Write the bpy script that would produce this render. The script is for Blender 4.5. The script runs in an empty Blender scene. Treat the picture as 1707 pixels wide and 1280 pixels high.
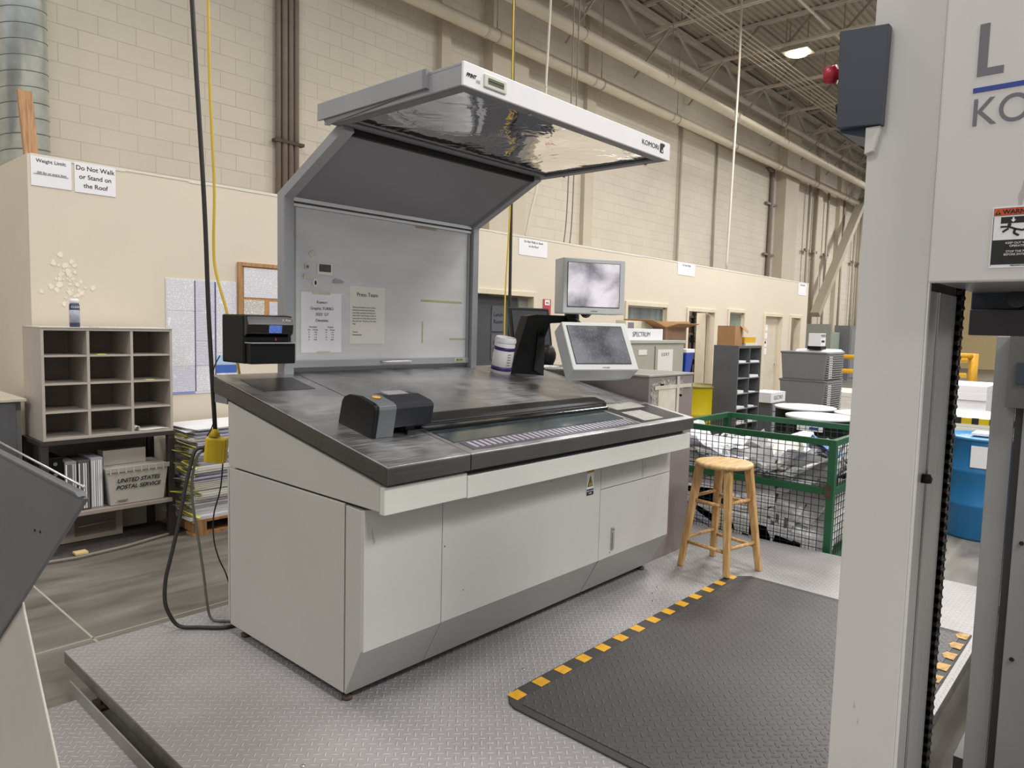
import bpy, bmesh, math, random
from mathutils import Matrix, Vector
random.seed(7)
PI = math.pi
sc = bpy.context.scene
COL = sc.collection

# ------------------------------------------------------------ camera
cam_d = bpy.data.cameras.new('camera')
cam_d.sensor_fit = 'HORIZONTAL'; cam_d.sensor_width = 36.0
cam_d.lens = 1192.858 / 1707 * 36.0
cam_d.clip_start = 0.05; cam_d.clip_end = 200
cam = bpy.data.objects.new('camera', cam_d); COL.objects.link(cam)
Rr = [[0.668663362, -0.743140525, 0.02512904], [-0.0438881025, -0.0731809758, -0.9963525376], [0.742268915, 0.665121572, -0.0815484648]]
m = Matrix(((Rr[0][0], -Rr[1][0], -Rr[2][0]), (Rr[0][1], -Rr[1][1], -Rr[2][1]), (Rr[0][2], -Rr[1][2], -Rr[2][2]))).to_4x4()
m.translation = (0, 0, 1.70)
cam.matrix_world = m
sc.camera = cam

# ------------------------------------------------------------ colour management, world
vs = sc.view_settings
vs.view_transform = 'Standard'; vs.look = 'None'; vs.gamma = 1.0; vs.use_curve_mapping = False
vs.exposure = -0.08
w = bpy.data.worlds.new('world'); sc.world = w; w.use_nodes = True
bg = w.node_tree.nodes['Background']
bg.inputs[0].default_value = (1.0, 0.99, 0.98, 1); bg.inputs[1].default_value = 0.58

# ------------------------------------------------------------ lamps of the hall (rows of high bay fittings)
def hall_lamp(x, y, z, power, sx=1.6, sy=1.6, col=(1.0, 0.972, 0.94)):
    d = bpy.data.lights.new('high_bay_lamp', 'AREA'); d.shape = 'RECTANGLE'; d.size = sx; d.size_y = sy
    d.energy = power; d.color = col
    o = bpy.data.objects.new('high_bay_lamp', d); o.location = (x, y, z); COL.objects.link(o)
    return o
LAMPS = [(-4, 2.0, 230), (1.2, 4.6, 150), (1.2, -3.6, 520), (6.5, 1.0, 330), (7.0, -5.0, 330), (12, 3.4, 420), (14, -3, 320), (19, 3.4, 420), (27, 4, 600), (35, 3, 600), (24, -4, 300), (-3, 7.5, 90)]
for x, y, p in LAMPS: hall_lamp(x, y, 7.3, p)

# ------------------------------------------------------------ helpers
def lin(h):
    h = h.lstrip('#'); r = []
    for i in (0, 2, 4):
        c = int(h[i:i+2], 16) / 255
        r.append(c / 12.92 if c <= 0.04045 else ((c + 0.055) / 1.055) ** 2.4)
    return tuple(r) + (1.0,)
MC = {}
def M(name, col, rough=0.5, metal=0.0, var=0.05, scale=6.0, bump=0.0, bscale=60.0, spec=0.5, emit=0, coat=0, stretch=None, coords='Object'):
    if name in MC: return MC[name]
    mt = bpy.data.materials.new(name); mt.use_nodes = True
    nt = mt.node_tree; b = nt.nodes['Principled BSDF']
    c = lin(col) if isinstance(col, str) else col
    b.inputs['Roughness'].default_value = rough; b.inputs['Metallic'].default_value = metal
    b.inputs['Specular IOR Level'].default_value = spec
    if coat: b.inputs['Coat Weight'].default_value = coat; b.inputs['Coat Roughness'].default_value = 0.1
    tc = nt.nodes.new('ShaderNodeTexCoord'); mp = nt.nodes.new('ShaderNodeMapping')
    nt.links.new(tc.outputs[coords], mp.inputs[0])
    if stretch: mp.inputs['Scale'].default_value = stretch
    nz = nt.nodes.new('ShaderNodeTexNoise'); nz.inputs['Scale'].default_value = scale; nz.inputs['Detail'].default_value = 6
    nt.links.new(mp.outputs[0], nz.inputs[0])
    cr = nt.nodes.new('ShaderNodeValToRGB')
    cr.color_ramp.elements[0].position = 0.3; cr.color_ramp.elements[1].position = 0.7
    cr.color_ramp.elements[0].color = tuple(x * (1 - var) for x in c[:3]) + (1,)
    cr.color_ramp.elements[1].color = tuple(min(1, x * (1 + var)) for x in c[:3]) + (1,)
    nt.links.new(nz.outputs[0], cr.inputs[0]); nt.links.new(cr.outputs[0], b.inputs['Base Color'])
    if emit:
        nt.links.new(cr.outputs[0], b.inputs['Emission Color']); b.inputs['Emission Strength'].default_value = emit
    if bump:
        n2 = nt.nodes.new('ShaderNodeTexNoise'); n2.inputs['Scale'].default_value = bscale; n2.inputs['Detail'].default_value = 3
        nt.links.new(mp.outputs[0], n2.inputs[0])
        bp = nt.nodes.new('ShaderNodeBump'); bp.inputs['Strength'].default_value = bump; bp.inputs['Distance'].default_value = 0.004
        nt.links.new(n2.outputs[0], bp.inputs['Height']); nt.links.new(bp.outputs[0], b.inputs['Normal'])
    MC[name] = mt
    return mt
def nodes(mt):
    nt = mt.node_tree; return nt, nt.nodes, nt.links, nt.nodes['Principled BSDF']
def mth(nt, op, a, b=None, c=None):
    n = nt.nodes.new('ShaderNodeMath'); n.operation = op
    for i, v in enumerate((a, b, c)):
        if v is None: continue
        if isinstance(v, (int, float)): n.inputs[i].default_value = v
        else: nt.links.new(v, n.inputs[i])
    return n.outputs[0]
def mixc(nt, fac, a, b, mode='MIX'):
    n = nt.nodes.new('ShaderNodeMix'); n.data_type = 'RGBA'; n.blend_type = mode
    for s, v in ((0, fac), (6, a), (7, b)):
        if isinstance(v, (int, float, tuple)): n.inputs[s].default_value = v
        else: nt.links.new(v, n.inputs[s])
    return n.outputs[2]

class G:
    """collects solids in world (or local) coordinates and links them as one mesh object"""
    def __init__(s, mat=None):
        s.v = []; s.f = []; s.mi = []; s.sm = []; s.mat = mat; s.cur = 0
    def add(s, vs_, fs_, smooth=False):
        o = len(s.v)
        for p in vs_:
            p = Vector(p)
            if s.mat is not None: p = s.mat @ p
            s.v.append(p)
        for f in fs_: s.f.append([i + o for i in f]); s.mi.append(s.cur); s.sm.append(smooth)
        return s
    def box(s, x0, y0, z0, x1, y1, z1):
        x0, x1 = sorted((x0, x1)); y0, y1 = sorted((y0, y1)); z0, z1 = sorted((z0, z1))
        return s.add([(x0, y0, z0), (x1, y0, z0), (x1, y1, z0), (x0, y1, z0), (x0, y0, z1), (x1, y0, z1), (x1, y1, z1), (x0, y1, z1)],
                     [(0, 3, 2, 1), (4, 5, 6, 7), (0, 1, 5, 4), (1, 2, 6, 5), (2, 3, 7, 6), (3, 0, 4, 7)])
    def bar(s, a, b, w_, h_=None, up=(0, 0, 1)):
        a = Vector(a); b = Vector(b); d = (b - a).normalized(); h_ = h_ or w_
        u = Vector(up)
        if abs(d.dot(u)) > 0.98: u = Vector((1, 0, 0))
        r = d.cross(u).normalized() * w_ / 2; u = r.cross(d).normalized() * h_ / 2
        return s.add([a - r - u, a + r - u, a + r + u, a - r + u, b - r - u, b + r - u, b + r + u, b - r + u],
                     [(0, 1, 2, 3), (4, 7, 6, 5), (0, 4, 5, 1), (1, 5, 6, 2), (2, 6, 7, 3), (3, 7, 4, 0)])
    def prism(s, pts, axis, a, b):
        def P(p, t):
            return (t, p[0], p[1]) if axis == 'x' else ((p[0], t, p[1]) if axis == 'y' else (p[0], p[1], t))
        n = len(pts)
        return s.add([P(p, a) for p in pts] + [P(p, b) for p in pts],
                     [tuple(range(n))[::-1], tuple(range(n, 2 * n))] + [(i, (i + 1) % n, (i + 1) % n + n, i + n) for i in range(n)])
    def tube(s, pts, r, n=10, caps=True, closed=False):
        pts = [Vector(p) for p in pts]; vs_ = []; fs_ = []
        rr = r if isinstance(r, (list, tuple)) else [r] * len(pts)
        up = None
        for i, p in enumerate(pts):
            d = (pts[min(i + 1, len(pts) - 1)] - pts[max(i - 1, 0)]).normalized()
            if up is None:
                up = Vector((0, 0, 1)) if abs(d.z) < 0.9 else Vector((1, 0, 0))
            x = d.cross(up).normalized(); up = x.cross(d).normalized()
            for k in range(n):
                a = 2 * PI * k / n; vs_.append(p + (x * math.cos(a) + up * math.sin(a)) * rr[i])
        m_ = len(pts)
        for i in range(m_ - 1):
            for k in range(n):
                fs_.append((i * n + k, i * n + (k + 1) % n, (i + 1) * n + (k + 1) % n, (i + 1) * n + k))
        s.add(vs_, fs_, True)
        if caps:
            o = len(s.v) - len(vs_)
            s.f.append([o + k for k in range(n)][::-1]); s.mi.append(s.cur); s.sm.append(False)
            s.f.append([o + (m_ - 1) * n + k for k in range(n)]); s.mi.append(s.cur); s.sm.append(False)
        return s
    def lathe(s, prof, c=(0, 0, 0), n=32, smooth=True):
        vs_ = []; fs_ = []
        for r, z in prof:
            for k in range(n):
                a = 2 * PI * k / n; vs_.append((c[0] + r * math.cos(a), c[1] + r * math.sin(a), c[2] + z))
        for i in range(len(prof) - 1):
            for k in range(n): fs_.append((i * n + k, i * n + (k + 1) % n, (i + 1) * n + (k + 1) % n, (i + 1) * n + k))
        s.add(vs_, fs_, smooth)
        o = len(s.v) - len(vs_); l = (len(prof) - 1) * n
        if prof[0][0] > 1e-4: s.f.append([o + k for k in range(n)][::-1]); s.mi.append(s.cur); s.sm.append(False)
        if prof[-1][0] > 1e-4: s.f.append([o + l + k for k in range(n)]); s.mi.append(s.cur); s.sm.append(False)
        return s
    def quad(s, a, b, c, d): return s.add([a, b, c, d], [(0, 1, 2, 3)])
    def build(s, name, mats, parent=None, bev=0, loc=None, local=False, seg=2):
        me = bpy.data.meshes.new(name)
        if parent is not None:
            off = Vector((0, 0, 0)) if local else world_loc(parent)
        elif loc is not None: off = Vector(loc)
        else:
            lo = [min(p[i] for p in s.v) for i in range(3)]; hi = [max(p[i] for p in s.v) for i in range(3)]
            off = Vector(((lo[0] + hi[0]) / 2, (lo[1] + hi[1]) / 2, lo[2]))
        me.from_pydata([tuple(p - off) for p in s.v], [], s.f)
        if not isinstance(mats, (list, tuple)): mats = [mats]
        for m_ in mats: me.materials.append(m_)
        for i, p in enumerate(me.polygons): p.material_index = s.mi[i]; p.use_smooth = s.sm[i]
        bm = bmesh.new(); bm.from_mesh(me); bmesh.ops.recalc_face_normals(bm, faces=bm.faces); bm.to_mesh(me); bm.free()
        me.update()
        o = bpy.data.objects.new(name, me); COL.objects.link(o)
        if parent is not None: o.parent = parent
        else: o.location = off
        if bev:
            b = o.modifiers.new('bevel', 'BEVEL'); b.width = bev; b.segments = seg; b.limit_method = 'ANGLE'; b.angle_limit = math.radians(40)
        return o
def world_loc(o):
    v = Vector(o.location)
    while o.parent is not None: o = o.parent; v = v + Vector(o.location)
    return v
def tag(o, label, cat, group=None, kind=None):
    o['label'] = label; o['category'] = cat
    if group: o['group'] = group
    if kind: o['kind'] = kind
    return o
def thing(name, label, cat, loc=(0, 0, 0), rz=0, group=None):
    o = bpy.data.objects.new(name, None); o.empty_display_size = 0.1; COL.objects.link(o)
    o.location = loc; o.rotation_euler = (0, 0, rz)
    return tag(o, label, cat, group)
def struct(name, g, mat, bev=0):
    o = g.build(name, mat, bev=bev); o['kind'] = 'structure'; return o
def box(x0, y0, z0, x1, y1, z1): return G().box(x0, y0, z0, x1, y1, z1)
def dup(root, loc, label=None, rz=None, group=None):
    r = root.copy(); COL.objects.link(r); r.location = loc
    if rz is not None: r.rotation_euler = (0, 0, rz)
    if label: r['label'] = label
    if group: r['group'] = group
    for ch in list(root.children):
        c = ch.copy(); COL.objects.link(c); c.parent = r
        for g_ in ch.children:
            d = g_.copy(); COL.objects.link(d); d.parent = c
    return r
def text(body, size, mat, parent, origin, right, up, name='lettering', align='LEFT', thick=0.0004, shear=0, bold=0, xs=1.0, local=False):
    c = bpy.data.curves.new('t', 'FONT'); c.body = body; c.size = size; c.align_x = align; c.extrude = thick; c.shear = shear; c.offset = bold
    c.space_line = 1.0
    t = bpy.data.objects.new('t', c); COL.objects.link(t)
    dg = bpy.context.evaluated_depsgraph_get(); dg.update()
    me = bpy.data.meshes.new_from_object(t.evaluated_get(dg))
    bpy.data.objects.remove(t); bpy.data.curves.remove(c)
    r = Vector(right).normalized(); u = Vector(up).normalized(); n = r.cross(u)
    off = Vector((0, 0, 0)) if (local or parent is None) else world_loc(parent)
    O = Vector(origin) - off
    for v in me.vertices:
        p = v.co.copy(); v.co = O + r * p.x * xs + u * p.y + n * (p.z + thick)
    me.name = name; me.materials.clear(); me.materials.append(mat)
    o = bpy.data.objects.new(name, me); COL.objects.link(o)
    if parent is not None: o.parent = parent
    return o
def smooth_path(pts, k=6):
    pts = [Vector(p) for p in pts]; out = []
    P = [pts[0]] + pts + [pts[-1]]
    for i in range(1, len(P) - 2):
        a, b, c, d = P[i - 1], P[i], P[i + 1], P[i + 2]
        for j in range(k):
            t = j / k
            out.append(0.5 * ((2 * b) + (c - a) * t + (2 * a - 5 * b + 4 * c - d) * t * t + (3 * b - a - 3 * c + d) * t ** 3))
    out.append(pts[-1]); return out
# ------------------------------------------------------------ materials
def mat_block():
    mt = M('painted_block', '#cbc3b4', 0.75, var=0.04, scale=1.2)
    nt, N, L, b = nodes(mt)
    tc = N.new('ShaderNodeTexCoord'); sp = N.new('ShaderNodeSeparateXYZ'); L.new(tc.outputs['Object'], sp.inputs[0])
    cb = N.new('ShaderNodeCombineXYZ'); L.new(sp.outputs[0], cb.inputs[0]); L.new(sp.outputs[2], cb.inputs[1])
    br = N.new('ShaderNodeTexBrick'); L.new(cb.outputs[0], br.inputs[0])
    br.inputs['Scale'].default_value = 1.0; br.inputs['Brick Width'].default_value = 0.4; br.inputs['Row Height'].default_value = 0.2
    br.inputs['Mortar Size'].default_value = 0.0045; br.inputs['Mortar Smooth'].default_value = 0.3
    br.inputs['Color1'].default_value = (1, 1, 1, 1); br.inputs['Color2'].default_value = (0.95, 0.95, 0.95, 1); br.inputs['Mortar'].default_value = (0.72, 0.70, 0.67, 1)
    src = b.inputs['Base Color'].links[0].from_socket
    n3 = N.new('ShaderNodeTexNoise'); n3.inputs['Scale'].default_value = 0.8; L.new(tc.outputs['Object'], n3.inputs[0])
    vis = mth(nt, 'MULTIPLY', n3.outputs[0], 1.5)
    L.new(mixc(nt, vis, src, mixc(nt, 1.0, src, br.outputs[0], 'MULTIPLY')), b.inputs['Base Color'])
    bp = N.new('ShaderNodeBump'); bp.inputs['Strength'].default_value = 0.5; bp.inputs['Distance'].default_value = 0.006; bp.invert = True
    L.new(br.outputs['Fac'], bp.inputs['Height'])
    n2 = N.new('ShaderNodeTexNoise'); n2.inputs['Scale'].default_value = 60; L.new(tc.outputs['Object'], n2.inputs[0])
    b2 = N.new('ShaderNodeBump'); b2.inputs['Strength'].default_value = 0.25; b2.inputs['Distance'].default_value = 0.004
    L.new(n2.outputs[0], b2.inputs['Height']); L.new(bp.outputs[0], b2.inputs['Normal']); L.new(b2.outputs[0], b.inputs['Normal'])
    return mt
def mat_tread(name, col, cell, metal, rough, hi, dist=0.0025, var=0.12, worn=True):
    mt = M(name, col, rough, metal, var=var, scale=2.5)
    nt, N, L, b = nodes(mt)
    tc = N.new('ShaderNodeTexCoord'); mp = N.new('ShaderNodeMapping'); L.new(tc.outputs['Object'], mp.inputs[0])
    mp.inputs['Rotation'].default_value = (0, 0, math.radians(45)); mp.inputs['Scale'].default_value = (1 / cell,) * 3
    sp = N.new('ShaderNodeSeparateXYZ'); L.new(mp.outputs[0], sp.inputs[0])
    ix = mth(nt, 'FLOOR', sp.outputs[0]); iy = mth(nt, 'FLOOR', sp.outputs[1])
    fx = mth(nt, 'SUBTRACT', mth(nt, 'SUBTRACT', sp.outputs[0], ix), 0.5); fy = mth(nt, 'SUBTRACT', mth(nt, 'SUBTRACT', sp.outputs[1], iy), 0.5)
    par = mth(nt, 'FLOORED_MODULO', mth(nt, 'ADD', ix, iy), 2.0)
    def ell(a, c_):
        q = mth(nt, 'ADD', mth(nt, 'POWER', mth(nt, 'ABSOLUTE', mth(nt, 'DIVIDE', a, 0.60)), 2.0), mth(nt, 'POWER', mth(nt, 'ABSOLUTE', mth(nt, 'DIVIDE', c_, 0.16)), 2.0))
        return mth(nt, 'SUBTRACT', 1.0, mth(nt, 'MINIMUM', q, 1.0))
    e1 = ell(fx, fy); e2 = ell(fy, fx)
    h = mth(nt, 'ADD', mth(nt, 'MULTIPLY', e1, par), mth(nt, 'MULTIPLY', e2, mth(nt, 'SUBTRACT', 1.0, par)))
    hs = mth(nt, 'MINIMUM', mth(nt, 'MULTIPLY', h, 1.6), 1.0)
    src = b.inputs['Base Color'].links[0].from_socket
    L.new(mixc(nt, mth(nt, 'MULTIPLY', hs, 0.5), src, lin(hi)), b.inputs['Base Color'])
    if worn:
        n4 = N.new('ShaderNodeTexNoise'); n4.inputs['Scale'].default_value = 1.3; n4.inputs['Detail'].default_value = 8; L.new(tc.outputs['Object'], n4.inputs[0])
        L.new(mth(nt, 'ADD', mth(nt, 'MULTIPLY', n4.outputs[0], 0.35), rough - 0.17), b.inputs['Roughness'])
    bp = N.new('ShaderNodeBump'); bp.inputs['Strength'].default_value = 1.0; bp.inputs['Distance'].default_value = dist
    L.new(hs, bp.inputs['Height']); L.new(bp.outputs[0], b.inputs['Normal'])
    return mt
def mat_concrete():
    mt = M('polished_concrete', '#7f7b75', 0.35, var=0.16, scale=1.6)
    nt, N, L, b = nodes(mt)
    tc = N.new('ShaderNodeTexCoord'); mp = N.new('ShaderNodeMapping'); mp.inputs['Rotation'].default_value = (0, 0, 0.5); mp.inputs['Scale'].default_value = (1.2, 5.5, 1)
    L.new(tc.outputs['Object'], mp.inputs[0])
    n = N.new('ShaderNodeTexNoise'); n.inputs['Scale'].default_value = 1.1; n.inputs['Detail'].default_value = 9; n.inputs['Distortion'].default_value = 0.6
    L.new(mp.outputs[0], n.inputs[0])
    src = b.inputs['Base Color'].links[0].from_socket
    r = N.new('ShaderNodeValToRGB'); r.color_ramp.elements[0].position = 0.35; r.color_ramp.elements[1].position = 0.68
    r.color_ramp.elements[0].color = (0.62, 0.6, 0.58, 1); r.color_ramp.elements[1].color = (1.12, 1.12, 1.08, 1)
    L.new(n.outputs[0], r.inputs[0])
    L.new(mixc(nt, 1.0, src, r.outputs[0], 'MULTIPLY'), b.inputs['Base Color'])
    L.new(mth(nt, 'ADD', mth(nt, 'MULTIPLY', n.outputs[0], 0.3), 0.22), b.inputs['Roughness'])
    return mt
def mat_steel(name, col='#8d8d8c', rough=0.3, stretch=(2, 60, 2), var=0.25):
    mt = M(name, col, rough, 1.0, var=var, scale=2.2)
    nt, N, L, b = nodes(mt)
    tc = N.new('ShaderNodeTexCoord'); mp = N.new('ShaderNodeMapping'); mp.inputs['Scale'].default_value = stretch; L.new(tc.outputs['Object'], mp.inputs[0])
    n = N.new('ShaderNodeTexNoise'); n.inputs['Scale'].default_value = 3.0; n.inputs['Detail'].default_value = 7; L.new(mp.outputs[0], n.inputs[0])
    n2 = N.new('ShaderNodeTexNoise'); n2.inputs['Scale'].default_value = 3.4; n2.inputs['Detail'].default_value = 9; n2.inputs['Distortion'].default_value = 1.2; L.new(tc.outputs['Object'], n2.inputs[0])
    L.new(mth(nt, 'ADD', mth(nt, 'MULTIPLY', mth(nt, 'ADD', n.outputs[0], n2.outputs[0]), 0.55), rough - 0.52), b.inputs['Roughness'])
    bp = N.new('ShaderNodeBump'); bp.inputs['Strength'].default_value = 0.02; bp.inputs['Distance'].default_value = 0.001
    L.new(n.outputs[0], bp.inputs['Height']); L.new(bp.outputs[0], b.inputs['Normal'])
    return mt
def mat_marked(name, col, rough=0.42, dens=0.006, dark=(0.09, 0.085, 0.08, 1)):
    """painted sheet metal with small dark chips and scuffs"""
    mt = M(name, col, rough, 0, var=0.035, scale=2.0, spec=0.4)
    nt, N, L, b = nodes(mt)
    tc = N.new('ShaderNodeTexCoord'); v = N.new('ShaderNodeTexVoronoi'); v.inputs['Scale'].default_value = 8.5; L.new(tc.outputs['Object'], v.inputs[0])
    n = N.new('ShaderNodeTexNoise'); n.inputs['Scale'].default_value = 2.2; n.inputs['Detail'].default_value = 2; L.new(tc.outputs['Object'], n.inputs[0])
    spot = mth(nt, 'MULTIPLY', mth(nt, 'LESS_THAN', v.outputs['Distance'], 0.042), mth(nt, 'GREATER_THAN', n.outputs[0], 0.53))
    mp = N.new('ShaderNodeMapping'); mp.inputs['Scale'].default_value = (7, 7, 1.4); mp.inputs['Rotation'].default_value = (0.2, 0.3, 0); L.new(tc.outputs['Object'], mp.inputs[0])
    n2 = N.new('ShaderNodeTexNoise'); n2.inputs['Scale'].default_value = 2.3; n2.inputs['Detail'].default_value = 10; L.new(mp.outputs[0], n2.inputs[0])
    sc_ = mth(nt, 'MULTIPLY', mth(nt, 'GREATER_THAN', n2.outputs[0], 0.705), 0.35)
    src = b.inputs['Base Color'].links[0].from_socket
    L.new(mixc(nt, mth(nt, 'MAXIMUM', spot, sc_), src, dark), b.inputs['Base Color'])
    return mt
def mat_print(name, paper='#e9e8ec', ink='#55576a', rows=70.0, axis=2, cov=0.52, amt=0.75, ncol=16, words=1.0):
    """paper with rows of small print"""
    mt = M(name, paper, 0.6, var=0.02)
    nt, N, L, b = nodes(mt)
    tc = N.new('ShaderNodeTexCoord'); sp = N.new('ShaderNodeSeparateXYZ'); L.new(tc.outputs['Object'], sp.inputs[0])
    z = mth(nt, 'MULTIPLY', sp.outputs[axis], rows)
    fr = mth(nt, 'FRACT', z); row = mth(nt, 'FLOOR', z)
    line = mth(nt, 'LESS_THAN', fr, cov)
    cb = N.new('ShaderNodeCombineXYZ'); L.new(mth(nt, 'MULTIPLY', sp.outputs[0], rows * 1.1), cb.inputs[0]); L.new(mth(nt, 'MULTIPLY', row, 3.7), cb.inputs[1])
    n = N.new('ShaderNodeTexNoise'); n.inputs['Scale'].default_value = 1.0 * words; n.inputs['Detail'].default_value = 2; L.new(cb.outputs[0], n.inputs[0])
    n2 = N.new('ShaderNodeTexNoise'); n2.inputs['Scale'].default_value = 9; L.new(tc.outputs['Object'], n2.inputs[0])
    k = mth(nt, 'MULTIPLY', mth(nt, 'MULTIPLY', line, mth(nt, 'GREATER_THAN', n.outputs[0], 0.42)), mth(nt, 'GREATER_THAN', n2.outputs[0], 0.34))
    src = b.inputs['Base Color'].links[0].from_socket
    L.new(mixc(nt, mth(nt, 'MULTIPLY', k, amt), src, lin(ink)), b.inputs['Base Color'])
    return mt
def mat_wood(name, col, dark, stretch=(14, 14, 1.6), rough=0.5):
    mt = M(name, col, rough, var=0.08, scale=4)
    nt, N, L, b = nodes(mt)
    tc = N.new('ShaderNodeTexCoord'); mp = N.new('ShaderNodeMapping'); mp.inputs['Scale'].default_value = stretch; L.new(tc.outputs['Object'], mp.inputs[0])
    n = N.new('ShaderNodeTexNoise'); n.inputs['Scale'].default_value = 2.5; n.inputs['Detail'].default_value = 8; n.inputs['Distortion'].default_value = 0.8; L.new(mp.outputs[0], n.inputs[0])
    r = N.new('ShaderNodeValToRGB'); r.color_ramp.elements[0].position = 0.38; r.color_ramp.elements[0].color = lin(dark); r.color_ramp.elements[1].position = 0.62; r.color_ramp.elements[1].color = lin(col)
    L.new(n.outputs[0], r.inputs[0]); L.new(r.outputs[0], b.inputs['Base Color'])
    return mt
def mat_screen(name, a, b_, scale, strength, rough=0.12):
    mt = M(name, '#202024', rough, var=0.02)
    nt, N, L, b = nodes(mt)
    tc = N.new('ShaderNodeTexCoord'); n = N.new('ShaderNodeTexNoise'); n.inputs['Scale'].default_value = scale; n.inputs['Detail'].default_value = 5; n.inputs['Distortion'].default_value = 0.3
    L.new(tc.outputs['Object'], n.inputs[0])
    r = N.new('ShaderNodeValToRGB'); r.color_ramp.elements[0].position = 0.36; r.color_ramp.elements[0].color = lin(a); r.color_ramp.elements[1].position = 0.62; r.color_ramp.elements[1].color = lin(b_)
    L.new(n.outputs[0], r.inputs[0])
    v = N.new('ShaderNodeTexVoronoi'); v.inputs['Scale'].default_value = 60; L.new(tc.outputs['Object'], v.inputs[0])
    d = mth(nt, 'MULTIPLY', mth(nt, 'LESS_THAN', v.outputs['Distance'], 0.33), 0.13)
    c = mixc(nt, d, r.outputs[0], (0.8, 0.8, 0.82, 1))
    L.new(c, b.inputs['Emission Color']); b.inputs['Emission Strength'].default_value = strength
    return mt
def mat_glass(name, tint=(0.9, 0.92, 0.92, 1), rough=0.03, wav=0.0):
    mt = M(name, tint, rough, var=0.0)
    nt, N, L, b = nodes(mt)
    b.inputs['Transmission Weight'].default_value = 1.0; b.inputs['IOR'].default_value = 1.45
    if wav:
        tc = N.new('ShaderNodeTexCoord'); n = N.new('ShaderNodeTexNoise'); n.inputs['Scale'].default_value = 5; n.inputs['Detail'].default_value = 3; n.inputs['Distortion'].default_value = 1.0; L.new(tc.outputs['Object'], n.inputs[0])
        bp = N.new('ShaderNodeBump'); bp.inputs['Strength'].default_value = wav; bp.inputs['Distance'].default_value = 0.02
        L.new(n.outputs[0], bp.inputs['Height']); L.new(bp.outputs[0], b.inputs['Normal'])
    return mt
BLOCK = mat_block()
DRY = M('painted_drywall', '#d5cbb9', 0.7, var=0.02, scale=1.5, bump=0.08, bscale=90)
DRYTOP = M('drywall_edge', '#d9d4c8', 0.8)
TRIMM = M('door_trim_paint', '#d8ccb6', 0.55)
CONC = mat_concrete()
PLATE = mat_tread('diamond_plate', '#969494', 0.030, 0.25, 0.48, '#c2c1c0')
RUBBER = mat_tread('rubber_tread', '#403e3e', 0.034, 0.0, 0.5, '#545151', dist=0.003, worn=False)
RUBBER2 = M('rubber_border', '#353332', 0.6, var=0.1, scale=20, bump=0.1)
DECK = M('roof_deck_paint', '#a79f92', 0.6, var=0.06, scale=1)
JOIST = M('joist_paint', '#c6beb3', 0.55, var=0.08, scale=3)
PIPE = M('pipe_paint', '#c9bfac', 0.45, var=0.06, scale=2)
PIL = M('pilaster_paint', '#bfb5a3', 0.7, var=0.05, scale=1.5)
BROWNP = M('brown_conduit', '#75695e', 0.5, var=0.12, scale=5)
CONDUIT = M('painted_conduit', '#a39a89', 0.5)
PAINT = mat_marked('light_grey_paint', '#bebdba')
PAINTL = mat_marked('lip_paint', '#d0d1cb')
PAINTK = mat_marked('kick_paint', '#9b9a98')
PAINTS = M('side_paint', '#bab7b2', 0.42, var=0.035, scale=2.5)
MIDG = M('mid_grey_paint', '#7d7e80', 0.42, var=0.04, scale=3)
DARKG = M('dark_grey_paint', '#7c7b7f', 0.5, var=0.04, scale=3)
FRAMEG = M('frame_grey_paint', '#97989b', 0.4, var=0.05, scale=3)
BOARDM = M('magnet_board', '#cacaca', 0.34, var=0.07, scale=2.2, stretch=(1, 1, 5), coat=0.2)
ALU = M('aluminium', '#c2c2c4', 0.3, 0.9, var=0.05)
CHROME = M('chrome', '#c8c8c8', 0.15, 1.0, var=0.05)
STEELT = mat_steel('brushed_steel_top', '#bfbfc1', 0.38, var=0.32)
STEELE = mat_steel('brushed_steel_edge', '#6f6e6d', 0.34, (1.5, 2, 60), var=0.08)
STEELP = M('press_rail_steel', '#a9a9a8', 0.38, 0.35, var=0.12, scale=3, stretch=(40, 40, 0.6))
BLACK = M('black_plastic', '#0c0c0d', 0.42, var=0.1, spec=0.25)
BLACKG = M('black_gloss', '#0d0d0f', 0.15, var=0.1)
CHAR = M('charcoal_plastic', '#212328', 0.38, var=0.06, spec=0.35)
GUN = M('gunmetal_plastic', '#5b6064', 0.38, var=0.04)
BEIGE = M('beige_plastic', '#c5c6c0', 0.45, var=0.03)
SILVER = M('monitor_plastic', '#c6c9c8', 0.4, var=0.03)
WHITEM = M('white_paint', '#e6e5e6', 0.4, var=0.02)
INK = M('black_ink', '#1a1a1c', 0.6)
GREYINK = M('grey_ink', '#6d6b72', 0.5)
BLUEINK = M('blue_ink', '#2c3f8f', 0.5)
PAPER = M('white_paper', '#e8e8ec', 0.65, var=0.02)
PAPERW = M('warm_paper', '#dcdad2', 0.65, var=0.02)
YPAPER = M('yellow_paper', '#d9d26a', 0.6, var=0.1)
YEL = M('safety_yellow', '#cf9a1c', 0.5, var=0.12, scale=30)
YELB = M('yellow_plastic', '#c9ad1b', 0.42, var=0.08)
YELD = M('yellow_drum', '#d3bd12', 0.4, var=0.08)
WOODS = mat_wood('stool_seat_wood', '#d8bb88', '#c09c66', (2.5, 16, 3))
WOODL = mat_wood('stool_leg_wood', '#cfa974', '#b08650', (22, 22, 2.2))
WOODP = mat_wood('pine', '#b98e62', '#9a7048', (25, 25, 1.5))
CORK = M('cork', '#b98a55', 0.9, var=0.2, scale=120)
CARD = M('cardboard', '#a98258', 0.8, var=0.08)
CARDD = M('brown_cardboard', '#8d6f5b', 0.8, var=0.08)
GREEN = M('green_paint', '#1b5234', 0.42, var=0.12, scale=6)
WIRE = M('dark_wire', '#2d3a36', 0.45, 0.3, var=0.1)
RED = M('red_plastic', '#b0213a', 0.35)
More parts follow.
